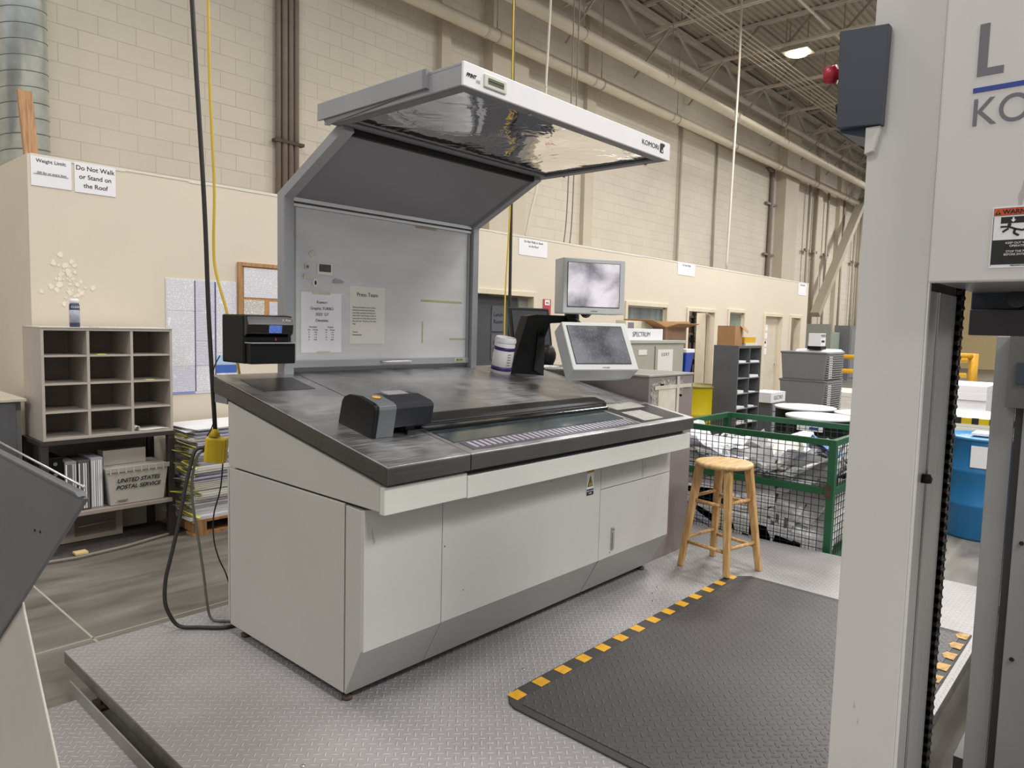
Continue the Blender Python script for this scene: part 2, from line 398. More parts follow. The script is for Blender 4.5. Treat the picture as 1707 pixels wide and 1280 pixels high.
NAVY = M('navy_paint', '#3a3f4b', 0.42, var=0.05)
BLUEB = M('blue_bin_plastic', '#1d43a8', 0.4)
BLUED = M('blue_drum', '#1f6da3', 0.38, var=0.05)
SEAMD = M('duct_seam', '#5f6666', 0.5, 0.3)
GALV = M('galvanised', '#c3caca', 0.28, 0.8, var=0.12, scale=9)
CUBBY = M('cubby_laminate', '#b3aba2', 0.5, var=0.04)
CUBIN = M('cubby_inside', '#8f867d', 0.6, var=0.05)
TABLED = M('dark_table_steel', '#38322f', 0.5, var=0.1)
SHELFE = M('shelf_edge', '#9a8f86', 0.5)
PINKG = M('taupe_steel', '#837a78', 0.45, var=0.08, scale=3)
CABG = M('cabinet_grey', '#5c5d60', 0.5, var=0.05)
CABL = M('cabinet_putty', '#b0aea3', 0.5, var=0.04)
FOIL = M('torn_foil', '#b5b2ac', 0.35, 0.6, var=0.55, scale=55, bump=0.9, bscale=70)
TAPE = M('old_tape', '#c7c3b4', 0.45, var=0.15, scale=15)
CABLE = M('black_rubber_cable', '#23211f', 0.55)
YCABLE = M('yellow_cable', '#c8a92e', 0.5)
WCABLE = M('white_cord', '#cfc8b8', 0.5)
GCABLE = M('grey_cable', '#555750', 0.5)
RUST = M('rusty_steel', '#4a3a30', 0.7, var=0.3, scale=25)
BINP = M('bin_plastic', '#b8b4ac', 0.5, var=0.04)
PRINT = mat_print('fine_print', ink='#7d7f96', rows=110, amt=.55)
PRINTB = mat_print('fine_print_dense', paper='#dcdbe6', ink='#6c6c8c', rows=150, amt=.55)
PRINTT = mat_print('typed_sheet', paper='#e8e6e0', ink='#3a3a3e', rows=95, words=1.5)
PRINTS = mat_print('printed_waste', paper='#d4d4d6', ink='#4a4442', rows=16, axis=1, cov=0.4, amt=0.9)
SCR1 = mat_screen('touch_screen_painted_glare', '#7d7782', '#fbf4fa', 4.0, 0.9)  # bright reflection on the upper screen, painted as glowing lilac-white noise
SCR2 = mat_screen('touch_screen_dim', '#6a6a6f', '#a9a9ae', 5.0, 0.6)
LCD = M('blue_lcd', '#4a62a8', 0.3, emit=0.5, var=0.3, scale=90)
LCDG = M('green_lcd', '#5b6048', 0.3, var=0.1)
LENS = mat_glass('clear_lens', rough=0.05, wav=0.25)
TEAL = M('control_glass', '#2f3d40', 0.16, var=0.35, scale=9, coat=0.4)
KEYB = M('key_strip', '#55525a', 0.35)
KEYM = M('ink_key_cap', '#a5a2ac', 0.35)
STAIN = M('worn_label_white', '#aaa8a2', 0.4, var=0.15, scale=30)
BLINDS = M('window_blind_glass', '#6a716f', 0.2, var=0.35, scale=2.5, stretch=(3, 1, 0.3))
DOORD = M('charcoal_door', '#47484d', 0.5, var=0.05)
DARKIN = M('dark_interior', '#4a443d', 0.8)
CARPET = M('worn_carpet', '#4b4542', 0.95, var=0.2, scale=30, bump=0.4)
ORANGE = M('orange_label', '#d0532f', 0.5)
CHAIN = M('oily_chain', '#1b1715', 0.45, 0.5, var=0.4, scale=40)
# ------------------------------------------------------------ the building
struct('floor', box(-8, -9, -0.2, 46, 9.2, 0), CONC)
fj = G()
for y in (4.05,): fj.box(-8, y, 0, 46, y + 0.012, 0.0012)
fj.box(1.26, 3.5, 0, 1.272, 9, 0.0012); fj.box(7.1, -9, 0, 7.112, 9, 0.0012); fj.box(13.2, -9, 0, 13.212, 9, 0.0012)
o = fj.build('trim_1', M('floor_joint_filler', '#a8a296', 0.6)); o['kind'] = 'structure'
struct('wall_back', box(-6, 9, 0, 46, 9.25, 8.75), BLOCK)
struct('wall_right', box(45, -9, 0, 45.25, 9, 8.75), M('far_wall_tan', '#d9c396', 0.7, var=0.03))
g = G()
n = 113; y0 = -8.0; pt = 0.15
top = []
for i in range(n):
    y = y0 + i * pt
    top += [(y, 8.66), (y + 0.055, 8.66), (y + 0.075, 8.70), (y + 0.13, 8.70)]
pts = top + [(y0 + n * pt, 8.66), (y0 + n * pt, 8.8), (y0, 8.8)]
g.prism(pts, 'x', -6, 46)
struct('ceiling', g, DECK)
# pilasters and the recessed strip on the block wall
k = 2
for x0, x1, d in ((8.02, 8.22, 0.12), (9.1, 10.05, 0.22), (12.0, 12.3, 0.1), (21.95, 23.0, 0.3), (25.2, 25.6, 0.15), (27.4, 27.7, 0.15), (30.2, 31.2, 0.3), (33.2, 33.6, 0.15), (37, 38, 0.3)):
    o = struct('trim_%d' % k, box(x0, 9 - d, 0, x1, 9, 8.75), PIL); k += 1
# open web joists
xs = [8.8 + 2.44 * i for i in range(13)]
ords = ['first', 'second', 'third', 'fourth', 'fifth', 'sixth', 'seventh', 'eighth', 'ninth', 'tenth', 'eleventh', 'twelfth', 'thirteenth']
for i, x in enumerate(xs):
    t = thing('roof_joist', 'beige open web roof joist under the ribbed deck, %s from the left end' % ords[i], 'roof joist', (x, 0, 8.0), group='open web roof joists')
    b = G(); b.box(x - 0.06, -8, 8.0, x - 0.015, 8.75, 8.05); b.box(x + 0.015, -8, 8.0, x + 0.06, 8.75, 8.05); b.bar((x, 8.1, 8.02), (x, 8.95, 7.86), 0.04)
    b.build('bottom_chord', JOIST, t)
    b = G(); b.box(x - 0.06, -8, 8.59, x - 0.015, 9, 8.655); b.box(x + 0.015, -8, 8.59, x + 0.06, 9, 8.655); b.build('top_chord', JOIST, t)
    b = G(); y = 8.4
    while y > -8:
        b.bar((x, y, 8.6), (x, y - 0.61, 8.02), 0.04); b.bar((x, y - 0.61, 8.02), (x, y - 1.22, 8.6), 0.04)
        b.bar((x, y - 0.61, 8.02), (x, y - 0.61, 8.6), 0.018); y -= 1.22
    b.build('web', M('web_paint', '#8d8378', 0.55), t)
# girder along the wall
t = thing('roof_girder', 'long steel lattice girder running along the top of the block wall', 'girder', (20, 8.72, 7.9))
G().box(6, 8.66, 8.48, 45, 8.8, 8.58).build('top_chord', JOIST, t)
G().tube([(6, 8.62, 7.78), (45, 8.62, 7.84)], 0.07, 10).build('bottom_chord', JOIST, t)
b = G(); x = 6.6
while x < 44:
    b.bar((x, 8.66, 7.84), (x + 1.2, 8.66, 8.5), 0.05); b.bar((x + 1.2, 8.66, 8.5), (x + 2.4, 8.66, 7.84), 0.05); x += 2.4
b.build('web', JOIST, t)
# braces from joists to pipes, seen behind the pipes
for i, x in enumerate(xs[:9]):
    b = G(); b.bar((x, 8.9, 7.15), (x, 8.05, 8.0), 0.035)
    tag(b.build('knee_brace', CONDUIT), 'dark knee brace between the block wall and the %s roof joist' % ords[i], 'brace', 'knee braces along the wall')
# pipes
def pipe(name, y, z0, z1, r, label, first):
    t = thing(name, label, 'pipe', (20, y, z0))
    G().tube([(3.0, y, z0), (45, y, z1)], r, 24).build('pipe_run', PIPE, t)
    x = first
    while x < 42:
        b = G(); b.tube([(x, y, z0), (x + 0.05, y, z0)], r * 1.06, 20)
        b.build('coupling', M('pipe_coupling', '#b3a892', 0.45), t)
        b = G(); b.bar((x + .3, y, z0 + r), (x + .3, y, 8.0), 0.014)
        for q in range(12):
            a = PI * q / 12 * 2; a2 = PI * (q + 1) / 12 * 2
            b.bar((x + .3, y + (r + .01) * math.cos(a), z0 + (r + .01) * math.sin(a)), (x + .3, y + (r + .01) * math.cos(a2), z0 + (r + .01) * math.sin(a2)), 0.03, 0.008)
        b.build('hanger', CONDUIT, t)
        x += 3.0
pipe('overhead_pipe', 8.5, 6.47, 6.5, 0.10, 'lower cream overhead pipe running along the block wall', 8.6)
pipe('overhead_pipe', 7.7, 6.72, 6.66, 0.10, 'upper cream overhead pipe hung further from the wall under the joists', 9.9)
cols = ['nearest the wall', 'second from the wall', 'third from the wall', 'third from the far side', 'second from the far side', 'furthest from the wall']
for i in range(6):
    y = 7.45 - 0.115 * i
    tag(G().tube([(6, y, 7.96), (44, y, 7.96)], 0.014, 6).build('ceiling_conduit', PIPE), 'thin parallel conduit under the joists, %s of the bundle of six' % cols[i], 'conduit', 'bundle of ceiling conduits')
for i, y in enumerate((5.6, 3.6, 1.5)):
    tag(G().bar((6, y, 8.1), (44, y, 8.1), 0.05, 0.03).build('joist_bridging', JOIST), 'straight bridging angle tying the joists together, %s from the wall' % ('first', 'second', 'third')[i], 'bridging', 'joist bridging')
# visible high bay lamp
t = thing('high_bay_light', 'bright high bay light hanging from the ceiling joists', 'light', (16.4, 6.4, 7.85))
b = G(); b.box(16.15, 6.1, 7.9, 16.65, 6.7, 7.97); b.build('housing', CONDUIT, t, bev=0.01)
b = G(); b.lathe([(0.02, 0.0), (0.2, 0.01), (0.22, 0.04), (0.0, 0.05)], (16.4, 6.4, 7.85), 20); b.build('lamp', M('lamp_glow', '#fff6e8', 0.4, emit=60, var=0), t)
b = G(); b.bar((16.4, 6.2, 7.97), (16.4, 6.2, 8.6), 0.02); b.bar((16.4, 6.6, 7.97), (16.4, 6.6, 8.6), 0.02); b.build('hanger', CONDUIT, t)
# conduits on the wall
for j, x in enumerate((5.16, 5.25, 5.34, 5.43)):
    tag(G().tube([(x, 8.93, 2.8), (x, 8.93, 8.6)], 0.036 if j != 1 else 0.045, 10).build('wall_conduit', BROWNP), 'brown vertical conduit on the block wall, %s of four' % ('leftmost', 'second from left', 'third from left', 'rightmost')[j], 'conduit', 'brown conduits on the wall')
tag(G().box(5.08, 8.87, 4.06, 5.52, 8.96, 4.1).build('conduit_clamp', RUST), 'rusty clamp bar across the four brown conduits', 'clamp')
c = G(); c.tube([(0, 0, 0)] + [(0, 0, 0.01)], 0.01, 6)
pth = [(15.93, 8.93, 2.5), (15.93, 8.93, 6.45), (15.97, 8.93, 6.62), (16.2, 8.93, 6.68), (21.1, 8.93, 6.58), (21.35, 8.93, 6.5), (21.45, 8.93, 6.3), (21.42, 8.93, 2.5)]
t = thing('wall_conduit', 'conduit framing a bay of the block wall, up, across and down again', 'conduit', (18, 8.93, 2.5))
G().tube(smooth_path(pth[:5], 4), 0.035, 8).build('conduit_run', CONDUIT, t)
G().tube(smooth_path(pth[4:], 4), 0.07, 8).build('thick_run', BROWNP, t)
for z in (5.5, 4.0): G().box(21.1, 8.9, z, 21.8, 8.98, z + 0.06).build('clamp', BROWNP, t)
tag(G().tube([(17.85, 8.95, 2.5), (17.85, 8.95, 6.7)], 0.03, 8).build('wall_conduit', CONDUIT), 'single thin conduit in the middle of the framed wall bay', 'conduit')
for j, x in enumerate((24.4, 25.1, 26.2, 27.9, 29.3, 30.0, 32.0, 34.5)):
    tag(G().tube([(x, 8.86, 0.5), (x, 8.86, 6.7)], 0.045, 8).build('wall_conduit', CONDUIT), 'far vertical conduit on the block wall beyond the rooms, %s from the left' % ords[j], 'conduit', 'far wall conduits')
    b = G(); b.box(x - 0.2, 8.83, 4.4, x + 0.2, 8.9, 4.48); tag(b.build('conduit_clamp', BROWNP), 'small bracket holding the %s of the far conduits' % ords[j], 'clamp', 'far conduit brackets')
tag(G().bar((29.4, 8.4, 7.6), (24.2, 8.4, 2.3), 0.28, 0.2).build('diagonal_brace', CONDUIT), 'large diagonal steel brace in front of the far wall', 'brace')
# spiral duct
t = thing('spiral_duct', 'galvanised spiral duct rising behind the partition at far left', 'duct', (2.17, 8.6, 2.6))
b = G(); b.lathe([(0.215, 0), (0.215, 6.0)], (2.17, 8.6, 2.6), 40); b.build('duct_tube', GALV, t)
b = G(); pts = []
for q in range(0, 36 * 40 + 1):
    a = q * 2 * PI / 36
    pts.append((2.17 + 0.217 * math.cos(a), 8.6 + 0.217 * math.sin(a), 2.6 + q / 36 * 0.15))
b.tube(pts, 0.004, 4, caps=False); b.build('spiral_seam', SEAMD, t)


# ------------------------------------------------------------ partition rooms (front wall at y = 6.1)
PY = 6.1; PT = 2.84
ops = [(6.02, 7.17, 0, 2.08), (9.41, 10.6, 1.2, 2.06), (11.35, 12.33, 0, 2.03), (12.95, 13.62, 1.2, 2.06), (14.64, 15.54, 0, 2.03), (16.05, 16.62, 0, 2.03)]
g = G(); x = 1.55
for a, b_, z0, z1 in ops:
    g.box(x, PY, 0, a, PY + 0.12, PT); g.box(a, PY, z1, b_, PY + 0.12, PT)
    if z0 > 0: g.box(a, PY, 0, b_, PY + 0.12, z0)
    x = b_
g.box(x, PY, 0, 17.05, PY + 0.12, PT)
struct('wall_front_partition', g, DRY)
struct('wall_side_partition', box(1.55, PY + 0.12, 0, 1.67, 8.99, PT), DRY)
struct('wall_end_partition', box(16.93, PY + 0.12, 0, 17.05, 8.99, PT), DRY)
struct('trim_20', box(1.67, PY + 0.12, PT - 0.12, 16.93, 8.99, PT - 0.02), DRYTOP)
g = G(); random.seed(3); x = 1.57
while x < 17.0:
    w_ = random.uniform(0.15, 0.7); g.box(x, PY - 0.004, PT - 0.012 - random.random() * 0.012, min(x + w_, 17.04), PY + 0.1, PT + 0.006); x += w_
struct('trim_21', g, DRYTOP)
struct('wall_store_back', box(8.3, 7.9, 0, 16.9, 7.96, 2.7), M('room_wall', '#a39c8e', 0.8))
k = 30
for a, b_, z0, z1 in ops:
    g = G(); f = 0.06
    e = 0.005; g.box(a - f, PY - 0.025, z0, a + e, PY + 0.13, z1 + f); g.box(b_ - e, PY - 0.025, z0, b_ + f, PY + 0.13, z1 + f); g.box(a + e, PY - 0.025, z1 - e, b_ - e, PY + 0.13, z1 + f)
    if z0: g.box(a - f, PY - 0.05, z0 - 0.05, b_ + f, PY + 0.13, z0 + e)
    struct('trim_%d' % k, g, TRIMM, bev=0.004); k += 1
def text_card(name, x0, z0, x1, z1, y, mat, label, cat, parent=None, group=None, tilt=0.0):
    g = G().box(x0, y - 0.002, z0, x1, y, z1)
    if parent is not None: return g.build(name, mat, parent)
    return tag(g.build(name, mat), label, cat, group)
# door 1: charcoal door with two black notices
t = thing('door_1', 'charcoal door standing behind the whiteboard', 'door', (6.02, 6.2, 0)); t['kind'] = 'structure'
box(6.03, 6.2, 0.0, 6.98, 6.24, 2.06).build('door_leaf', DOORD, t)
box(7.0, 6.19, 0.0, 7.16, 6.23, 2.06).build('door_jamb', M('jamb_grey', '#8f8c86', 0.5), t)
for zz, s in ((1.78, 'a'), (1.43, 'b')):
    c = box(6.5, 6.19, zz - 0.16, 6.72, 6.197, zz + 0.16).build('door_notice', M('dark_notice', '#5a5b62', 0.5), t)
    text('Lunch', 0.07, INK, t, (6.53, 6.188, zz + 0.03), (1, 0, 0), (0, 0, 1)); text('Room', 0.07, INK, t, (6.53, 6.188, zz - 0.06), (1, 0, 0), (0, 0, 1))
def window(n, a, b_, z0, z1, mat):
    t = thing('window_%d' % n, ('wide office window with grey blinds in the partition', 'small greenish window above the pigeonhole cabinet')[n - 1], 'window', ((a + b_) / 2, 6.16, z0)); t['kind'] = 'structure'
    box(a, 6.15, z0, b_, 6.165, z1).build('pane', mat, t)
    g = G(); g.box(a, 6.13, z0, a + 0.03, 6.18, z1); g.box(b_ - 0.03, 6.13, z0, b_, 6.18, z1); g.box(a, 6.13, z1 - 0.03, b_, 6.18, z1); g.box(a, 6.13, z0, b_, 6.18, z0 + 0.03)
    g.build('window_frame', TRIMM, t)
window(1, 9.41, 10.6, 1.2, 2.06, BLINDS)
window(2, 12.95, 13.62, 1.2, 2.06, M('green_window', '#7b8479', 0.2, var=0.3, scale=4))
# door 2: open doorway to the store, leaf swung inwards
t = thing('door_2', 'open cream door of the store room', 'door', (12.3, 6.2, 0)); t['kind'] = 'structure'
box(12.29, 6.24, 0.01, 12.325, 6.42, 2.02).build('door_jamb', TRIMM, t)
G().prism([(12.36, 6.26), (13.2, 6.5), (13.19, 6.54), (12.35, 6.30)], 'z', 0.01, 2.02).build('door_leaf', TRIMM, t)
t = thing('door_3', 'closed cream door with paper notices', 'door', (14.64, 6.2, 0)); t['kind'] = 'structure'
box(14.65, 6.17, 0.01, 15.53, 6.21, 2.02).build('door_leaf', M('cream_door', '#cfc6b4', 0.5), t)
G().tube([(15.43, 6.17, 1.0), (15.43, 6.11, 1.0), (15.3, 6.1, 1.0)], 0.012, 8).build('door_handle', ALU, t)
for zz in (1.72, 1.55, 1.38, 1.22): box(14.75, 6.165, zz, 14.97, 6.169, zz + 0.13).build('notice', PAPER, t)
box(14.8, 6.163, 1.45, 14.92, 6.1645, 1.5).build('notice_mark', INK, t)
struct('door_4', box(16.06, 6.3, 0.0, 16.61, 6.34, 2.02), M('brown_dark_door', '#6b635c', 0.6))
for x, p_ in ((6.6, 14), (12.0, 60), (16.3, 12)):
    o = hall_lamp(x, 7.2, 2.6, p_, 0.6, 0.6); o.name = 'room_lamp'
# shelves with stock inside the store
for i in range(1):
    x0 = 12.95
    t = thing('store_rack', 'dark stock rack seen through the open store door', 'rack', (x0 + 0.7, 7.4, 0))
    g = G()
    for xx in (x0, x0 + 0.7, x0 + 1.4): g.box(xx, 7.2, 0, xx + 0.05, 7.25, 2.4)
    g.build('post', INK, t)
    for z in (0.3, 0.75, 1.2, 1.6, 1.95, 2.3): box(x0, 7.2, z, x0 + 1.45, 7.7, z + 0.04).build('shelf', M('rack_shelf', '#a8a49a', 0.5), t)
    for z in (0.34, 0.79, 1.24, 1.64, 1.99):
        x = x0 + 0.08; r_ = 0
        while x < x0 + 1.3:
            w_ = random.uniform(0.1, 0.22); h_ = random.uniform(0.12, 0.3)
            o = box(x, 7.24, z, x + w_, 7.6, z + h_).build('stock_carton', random.choice([CARDD, PINKG, PAPERW, DARKIN]))
            tag(o, 'carton on the %s shelf of the store rack, %s from the left' % (('lowest', 'second', 'third', 'fourth', 'topmost')[int((z - .3) / .4)], ords[r_]), 'carton', 'stock cartons in the store'); r_ += 1; x += w_ + 0.03
# signs along the top of the partition
def sign(x0, z0, x1, z1, label, lines, size, cat='sign', mat=PAPER, y=6.097, font=INK, tx=None, sp=1.0, tapes=True):
    t = thing('paper_sign', label, cat, ((x0 + x1) / 2, y, z0))
    box(x0, y - 0.0015, z0, x1, y, z1).build('sheet', mat, t)
    for i, s in enumerate(lines):
        text(s, size, font, t, ((x0 + x1) / 2, y - 0.0018, z1 - size * 1.15 - i * size * 1.35 * sp), (1, 0, 0), (0, 0, 1), align='CENTER', bold=size * 0.01)
    return t
s1 = sign(1.57, 2.62, 1.83, 2.83, 'creased paper sign in a plastic sleeve at the corner of the partition', ['Weight Limit:'], 0.035)
text('300 lbs on every foot', 0.022, INK, s1, (1.7, 6.095, 2.71), (1, 0, 0), (0, 0, 1), align='CENTER', shear=0.2)
box(1.585, 6.0925, 2.705, 1.81, 6.0945, 2.707).build('underline', INK, s1)
s2 = sign(1.85, 2.615, 2.135, 2.835, 'paper sign reading Do Not Walk or Stand on the Roof', ['Do Not Walk', 'or Stand on', 'the Roof'], 0.047)
sign(6.87, 2.6, 7.44, 2.81, 'sheet of small print at the partition top above the charcoal door', ['Do Not Walk or Stand', 'on the Roof'], 0.04)
sign(10.92, 2.63, 11.52, 2.84, 'paper notices at the partition top above the store door', ['Do Not Walk'], 0.05)
sign(16.4, 2.55, 16.9, 2.82, 'faint notice at the far end of the partition top', ['Do Not Walk'], 0.05)
t = thing('fire_sign', 'red and white vertical fire extinguisher sign', 'sign', (7.46, 6.09, 1.85)); box(7.38, 6.09, 1.8, 7.54, 6.098, 2.06).build('plate', M('sign_red', '#b8434b', 0.5), t)
box(7.41, 6.086, 1.98, 7.51, 6.0895, 2.05).build('white_field', PAPER, t); text('FIRE', 0.036, M('sign_red_letters', '#a02530', 0.5), t, (7.46, 6.084, 2.0), (1, 0, 0), (0, 0, 1), align='CENTER')
# peeling paint patches
g = G(); random.seed(11)
for q in range(46):
    x = random.gauss(1.79, 0.06); z = random.gauss(1.98, 0.09) if q % 3 else random.gauss(1.86, 0.05) ; s_ = random.uniform(0.006, 0.024)
    pts = [(x + s_ * random.uniform(.5, 1.2) * math.cos(a), z + s_ * random.uniform(.5, 1.2) * math.sin(a)) for a in [i * PI / 3.5 for i in range(7)]]
    g.prism(pts, 'y', 6.0980 - q * 0.00004, 6.0999)
o = g.build('peeled_paint', M('peeled_plaster', '#e6dfce', 0.85, var=0.05)); tag(o, 'patch of peeled pale plaster on the partition above the pigeonholes', 'wall damage', kind='stuff')
# 2x4 lumber on top of the partition
tag(G().bar((1.6, 6.19, 2.84), (1.575, 6.22, 3.3), 0.089, 0.04, up=(0, 1, 0)).build('wood_stud', WOODP), 'short pine board standing on the partition corner in front of the duct', 'board')
# poster and cork board
t = thing('law_poster', 'large multi panel notice poster of fine print with a blue band', 'poster', (2.81, 6.095, 1.03))
box(2.50, 6.094, 1.05, 3.115, 6.098, 2.02).build('sheet', PRINT, t)
for a, b_, c_, d in ((2.51, 1.755, 2.735, 2.01), (2.745, 1.755, 2.91, 2.01), (2.925, 1.40, 3.105, 2.01), (2.51, 1.29, 2.735, 1.745), (2.745, 1.50, 2.91, 1.745), (2.745, 1.29, 2.91, 1.49), (2.51, 1.07, 2.735, 1.28), (2.745, 1.07, 2.91, 1.28), (2.925, 1.07, 3.105, 1.2)):
    box(a, 6.0915, b_, c_, 6.0938, d).build('panel', PRINTB if random.random() < .5 else PRINT, t)
box(2.735, 6.0912, 1.07, 2.745, 6.0935, 2.01).build('rule', M('poster_rule', '#4a4a72', 0.6), t); box(2.91, 6.0912, 1.07, 2.922, 6.0935, 2.01).build('rule', MC['poster_rule'], t)
box(2.925, 6.0912, 1.22, 3.11, 6.0935, 1.29).build('blue_band', M('poster_blue', '#3f62ae', 0.5), t)
box(2.925, 6.0912, 1.295, 3.11, 6.0935, 1.38).build('pale_blue_panel', M('poster_pale_blue', '#a9c4e0', 0.5), t)
box(2.51, 6.0912, 1.053, 2.735, 6.0935, 1.068).build('blue_rule', M('poster_blue2', '#8291cf', 0.5), t)
t = thing('cork_board', 'oak framed cork board with pinned sheets', 'notice board', (3.5, 6.09, 1.5))
box(3.14, 6.085, 1.5, 3.9, 6.095, 2.18).build('cork', CORK, t)
g = G(); g.box(3.12, 6.07, 1.48, 3.155, 6.1, 2.2); g.box(3.88, 6.07, 1.48, 3.915, 6.1, 2.2); g.box(3.155, 6.07, 2.165, 3.88, 6.1, 2.2); g.box(3.155, 6.07, 1.48, 3.88, 6.1, 1.515)
g.build('frame', WOODP, t, bev=0.003)
for j, (a, b_, c_, d, mm) in enumerate(((3.175, 1.89, 3.62, 2.155, PRINT), (3.175, 1.60, 3.37, 1.87, PRINTT), (3.42, 1.6, 3.60, 1.86, PRINTB))):
    tag(box(a, 6.080, b_, c_, 6.0845, d).build('pinned_sheet', mm), ('wide schedule sheet pinned at the top of the cork board', 'small typed sheet at lower left of the cork board', 'blue edged sheet at lower right of the cork board')[j], 'paper')
# cords dropping from the ceiling
def cord(pts, r, mat, label, name='hanging_cord', n=8):
    return tag(G().tube(smooth_path(pts, 8), r, n).build(name, mat), label, 'cable')
cord([(7.42, 6.12, 8.0), (7.40, 6.12, 6.2), (7.345, 6.12, 4.9), (7.34, 6.12, 4.7), (7.24, 6.12, 3.63), (7.12, 6.12, 3.2), (7.04, 6.14, 2.85)], 0.016, WCABLE, 'white cord hanging behind the hood down to the partition top')
cord([(12.95, 6.15, 8.0), (12.93, 6.13, 6.4), (12.86, 6.12, 4.8), (12.81, 6.13, 2.85)], 0.022, WCABLE, 'long white cord dropping from the joists onto the partition top')
cord([(7.99, 6.2, 8.0), (7.98, 6.2, 3.8), (7.92, 6.2, 2.85)], 0.008, BROWNP, 'thin wire under the hood corner, left of a pair')
cord([(8.11, 6.2, 8.0), (8.10, 6.2, 3.8), (8.055, 6.2, 2.85)], 0.008, BROWNP, 'thin wire under the hood corner, right of a pair')
cord([(5.46, 5.0, 8.0), (5.467, 5.0, 5.0), (5.5, 5.0, 3.0), (5.52, 5.0, 1.2)], 0.016, CABLE, 'black drop cable behind the hood')
cord([(5.43, 4.98, 8.0), (5.44, 4.98, 5.0), (5.46, 4.98, 3.0), (5.42, 4.98, 2.0), (5.43, 4.98, 1.2)], 0.008, YCABLE, 'thin yellow cord beside the black drop cable behind the hood')
# ------------------------------------------------------------ diamond plate platform
P = 0.205
t = thing('operator_platform', 'raised diamond plate steel platform that carries the control console', 'platform', (2.9, 1.95, 0))
PX0, PX1, PY0, PY1 = 0.98, 5.01, 0.546, 3.515
box(PX0, PY0, P - .007, PX1, PY1, P).build('deck', PLATE, t)
g = G(); zz = P - .055; g.box(PX0, PY0, zz, PX0 + .008, PY1, P - .007); g.box(PX0 + .008, PY0, zz, PX1, PY0 + .008, P - .007); g.box(PX0 + .008, PY1 - .008, zz, PX1, PY1, P - .007); g.box(PX1 - .008, PY0 + .008, zz, PX1, PY1 - .008, P - .007)
g.build('skirt', M('plate_skirt', '#716d69', 0.5, 0.3, var=0.2, scale=14), t)
for x, y in ((1.07, 3.31), (1.07, 1.96), (1.07, 0.67), (2.99, 0.67), (2.99, 3.4), (4.85, 0.67), (4.85, 3.4), (2.99, 1.96)):
    g = G(); g.box(x - 0.02, y - 0.02, 0.012, x + 0.02, y + 0.02, P - .007); g.box(x - 0.03, y - 0.055, 0, x + 0.03, y + 0.055, 0.012); g.tube([(x, y - 0.04, 0.012), (x, y - 0.04, 0.04)], 0.012, 6); g.build('leg', RUST, t)
for x, y in ((1.26, 2.03), (2.3, 1.95), (3.4, 1.96), (3.5, 2.02), (3.6, 2.05), (1.34, 1.45)):
    G().lathe([(0.008, 0), (0.007, 0.003), (0, 0.004)], (x, y, P), 10).build('screw_head', CHROME, t)
# lower step at left
t = thing('lower_step', 'low diamond plate step on the floor beside the platform', 'step', (0.6, 2.0, 0))
box(-0.6, -0.6, 0.085, 0.95, 3.25, 0.093).build('deck', PLATE, t)
box(0.945, -0.6, 0.04, 0.951, 3.33, 0.145).build('kick_plate', M('kick_plate_paint', '#8d8a86', 0.45, 0.2, var=0.08), t)
for y in (3.05, 1.0): box(0.80, y, 0, 0.84, y + 0.04, 0.085).build('leg', RUST, t)
tag(box(1.0, 1.75, 0.0, 1.03, 3.05, 0.012).build('floor_plate', M('floor_plate_paint', '#aaa7a1', 0.5, 0.2)), 'bare steel strip lying on the floor under the platform edge', 'plate')

# ------------------------------------------------------------ anti fatigue mat
t = thing('rubber_mat', 'black ribbed rubber standing mat with yellow squares along its border', 'mat', (3.1, 1.2, P))
pts = [(2.02, 0.58), (4.15, 0.58), (4.17, 1.735), (4.07, 1.845), (2.13, 1.855), (2.075, 1.835), (2.04, 1.80), (2.025, 1.76)]
G().prism(pts, 'z', P, P + 0.007).build('border', RUBBER2, t, bev=0.003)
pts = [(2.06, 0.62), (4.10, 0.62), (4.12, 1.72), (4.06, 1.772), (2.11, 1.782), (2.065, 1.75)]
G().prism(pts, 'z', P + 0.0066, P + 0.0095).build('tread', RUBBER, t, bev=0.001)
for i in range(14):
    x = 2.075 + i * 0.1505; s_ = 0.062
    if x > 4.05: break
    G().prism([(x, 1.788), (x + s_, 1.789), (x + s_ + .004, 1.845), (x + .003, 1.846)], 'z', P + 0.0071, P + 0.0082).build('yellow_square', YEL, t)
YELW = M('worn_yellow', '#b08a4a', 0.6, var=0.45, scale=40)
for i in range(8):
    x = 4.05 - i * 0.15
    G().prism([(x, 0.588), (x + 0.085, 0.585), (x + 0.08, 0.63), (x + 0.04, 0.642), (x + 0.005, 0.628)], 'z', P + 0.0071 + .0026, P + 0.0108).build('worn_yellow_square', YELW, t)

# ------------------------------------------------------------ the control console
X0, X1 = 1.584, 3.845
C_ = thing('control_console', 'large grey press control console with sloped steel worktop, upright board and lamp hood', 'control console', ((X0 + X1) / 2, 2.7, P))
th = math.atan(0.1853)
SL = Matrix.Translation((0, 2.0, 1.185)) @ Matrix.Rotation(th, 4, 'X')   # slope frame: x along, y up the slope, z normal
# base body
prof = [(2.1605, 0.46), (2.266, 0.275), (3.17, 0.275), (3.17, 1.0), (2.1605, 1.0)]
G().prism(prof, 'x', X0 + 0.012, X1 - 0.006).build('carcass', DARKG, C_)
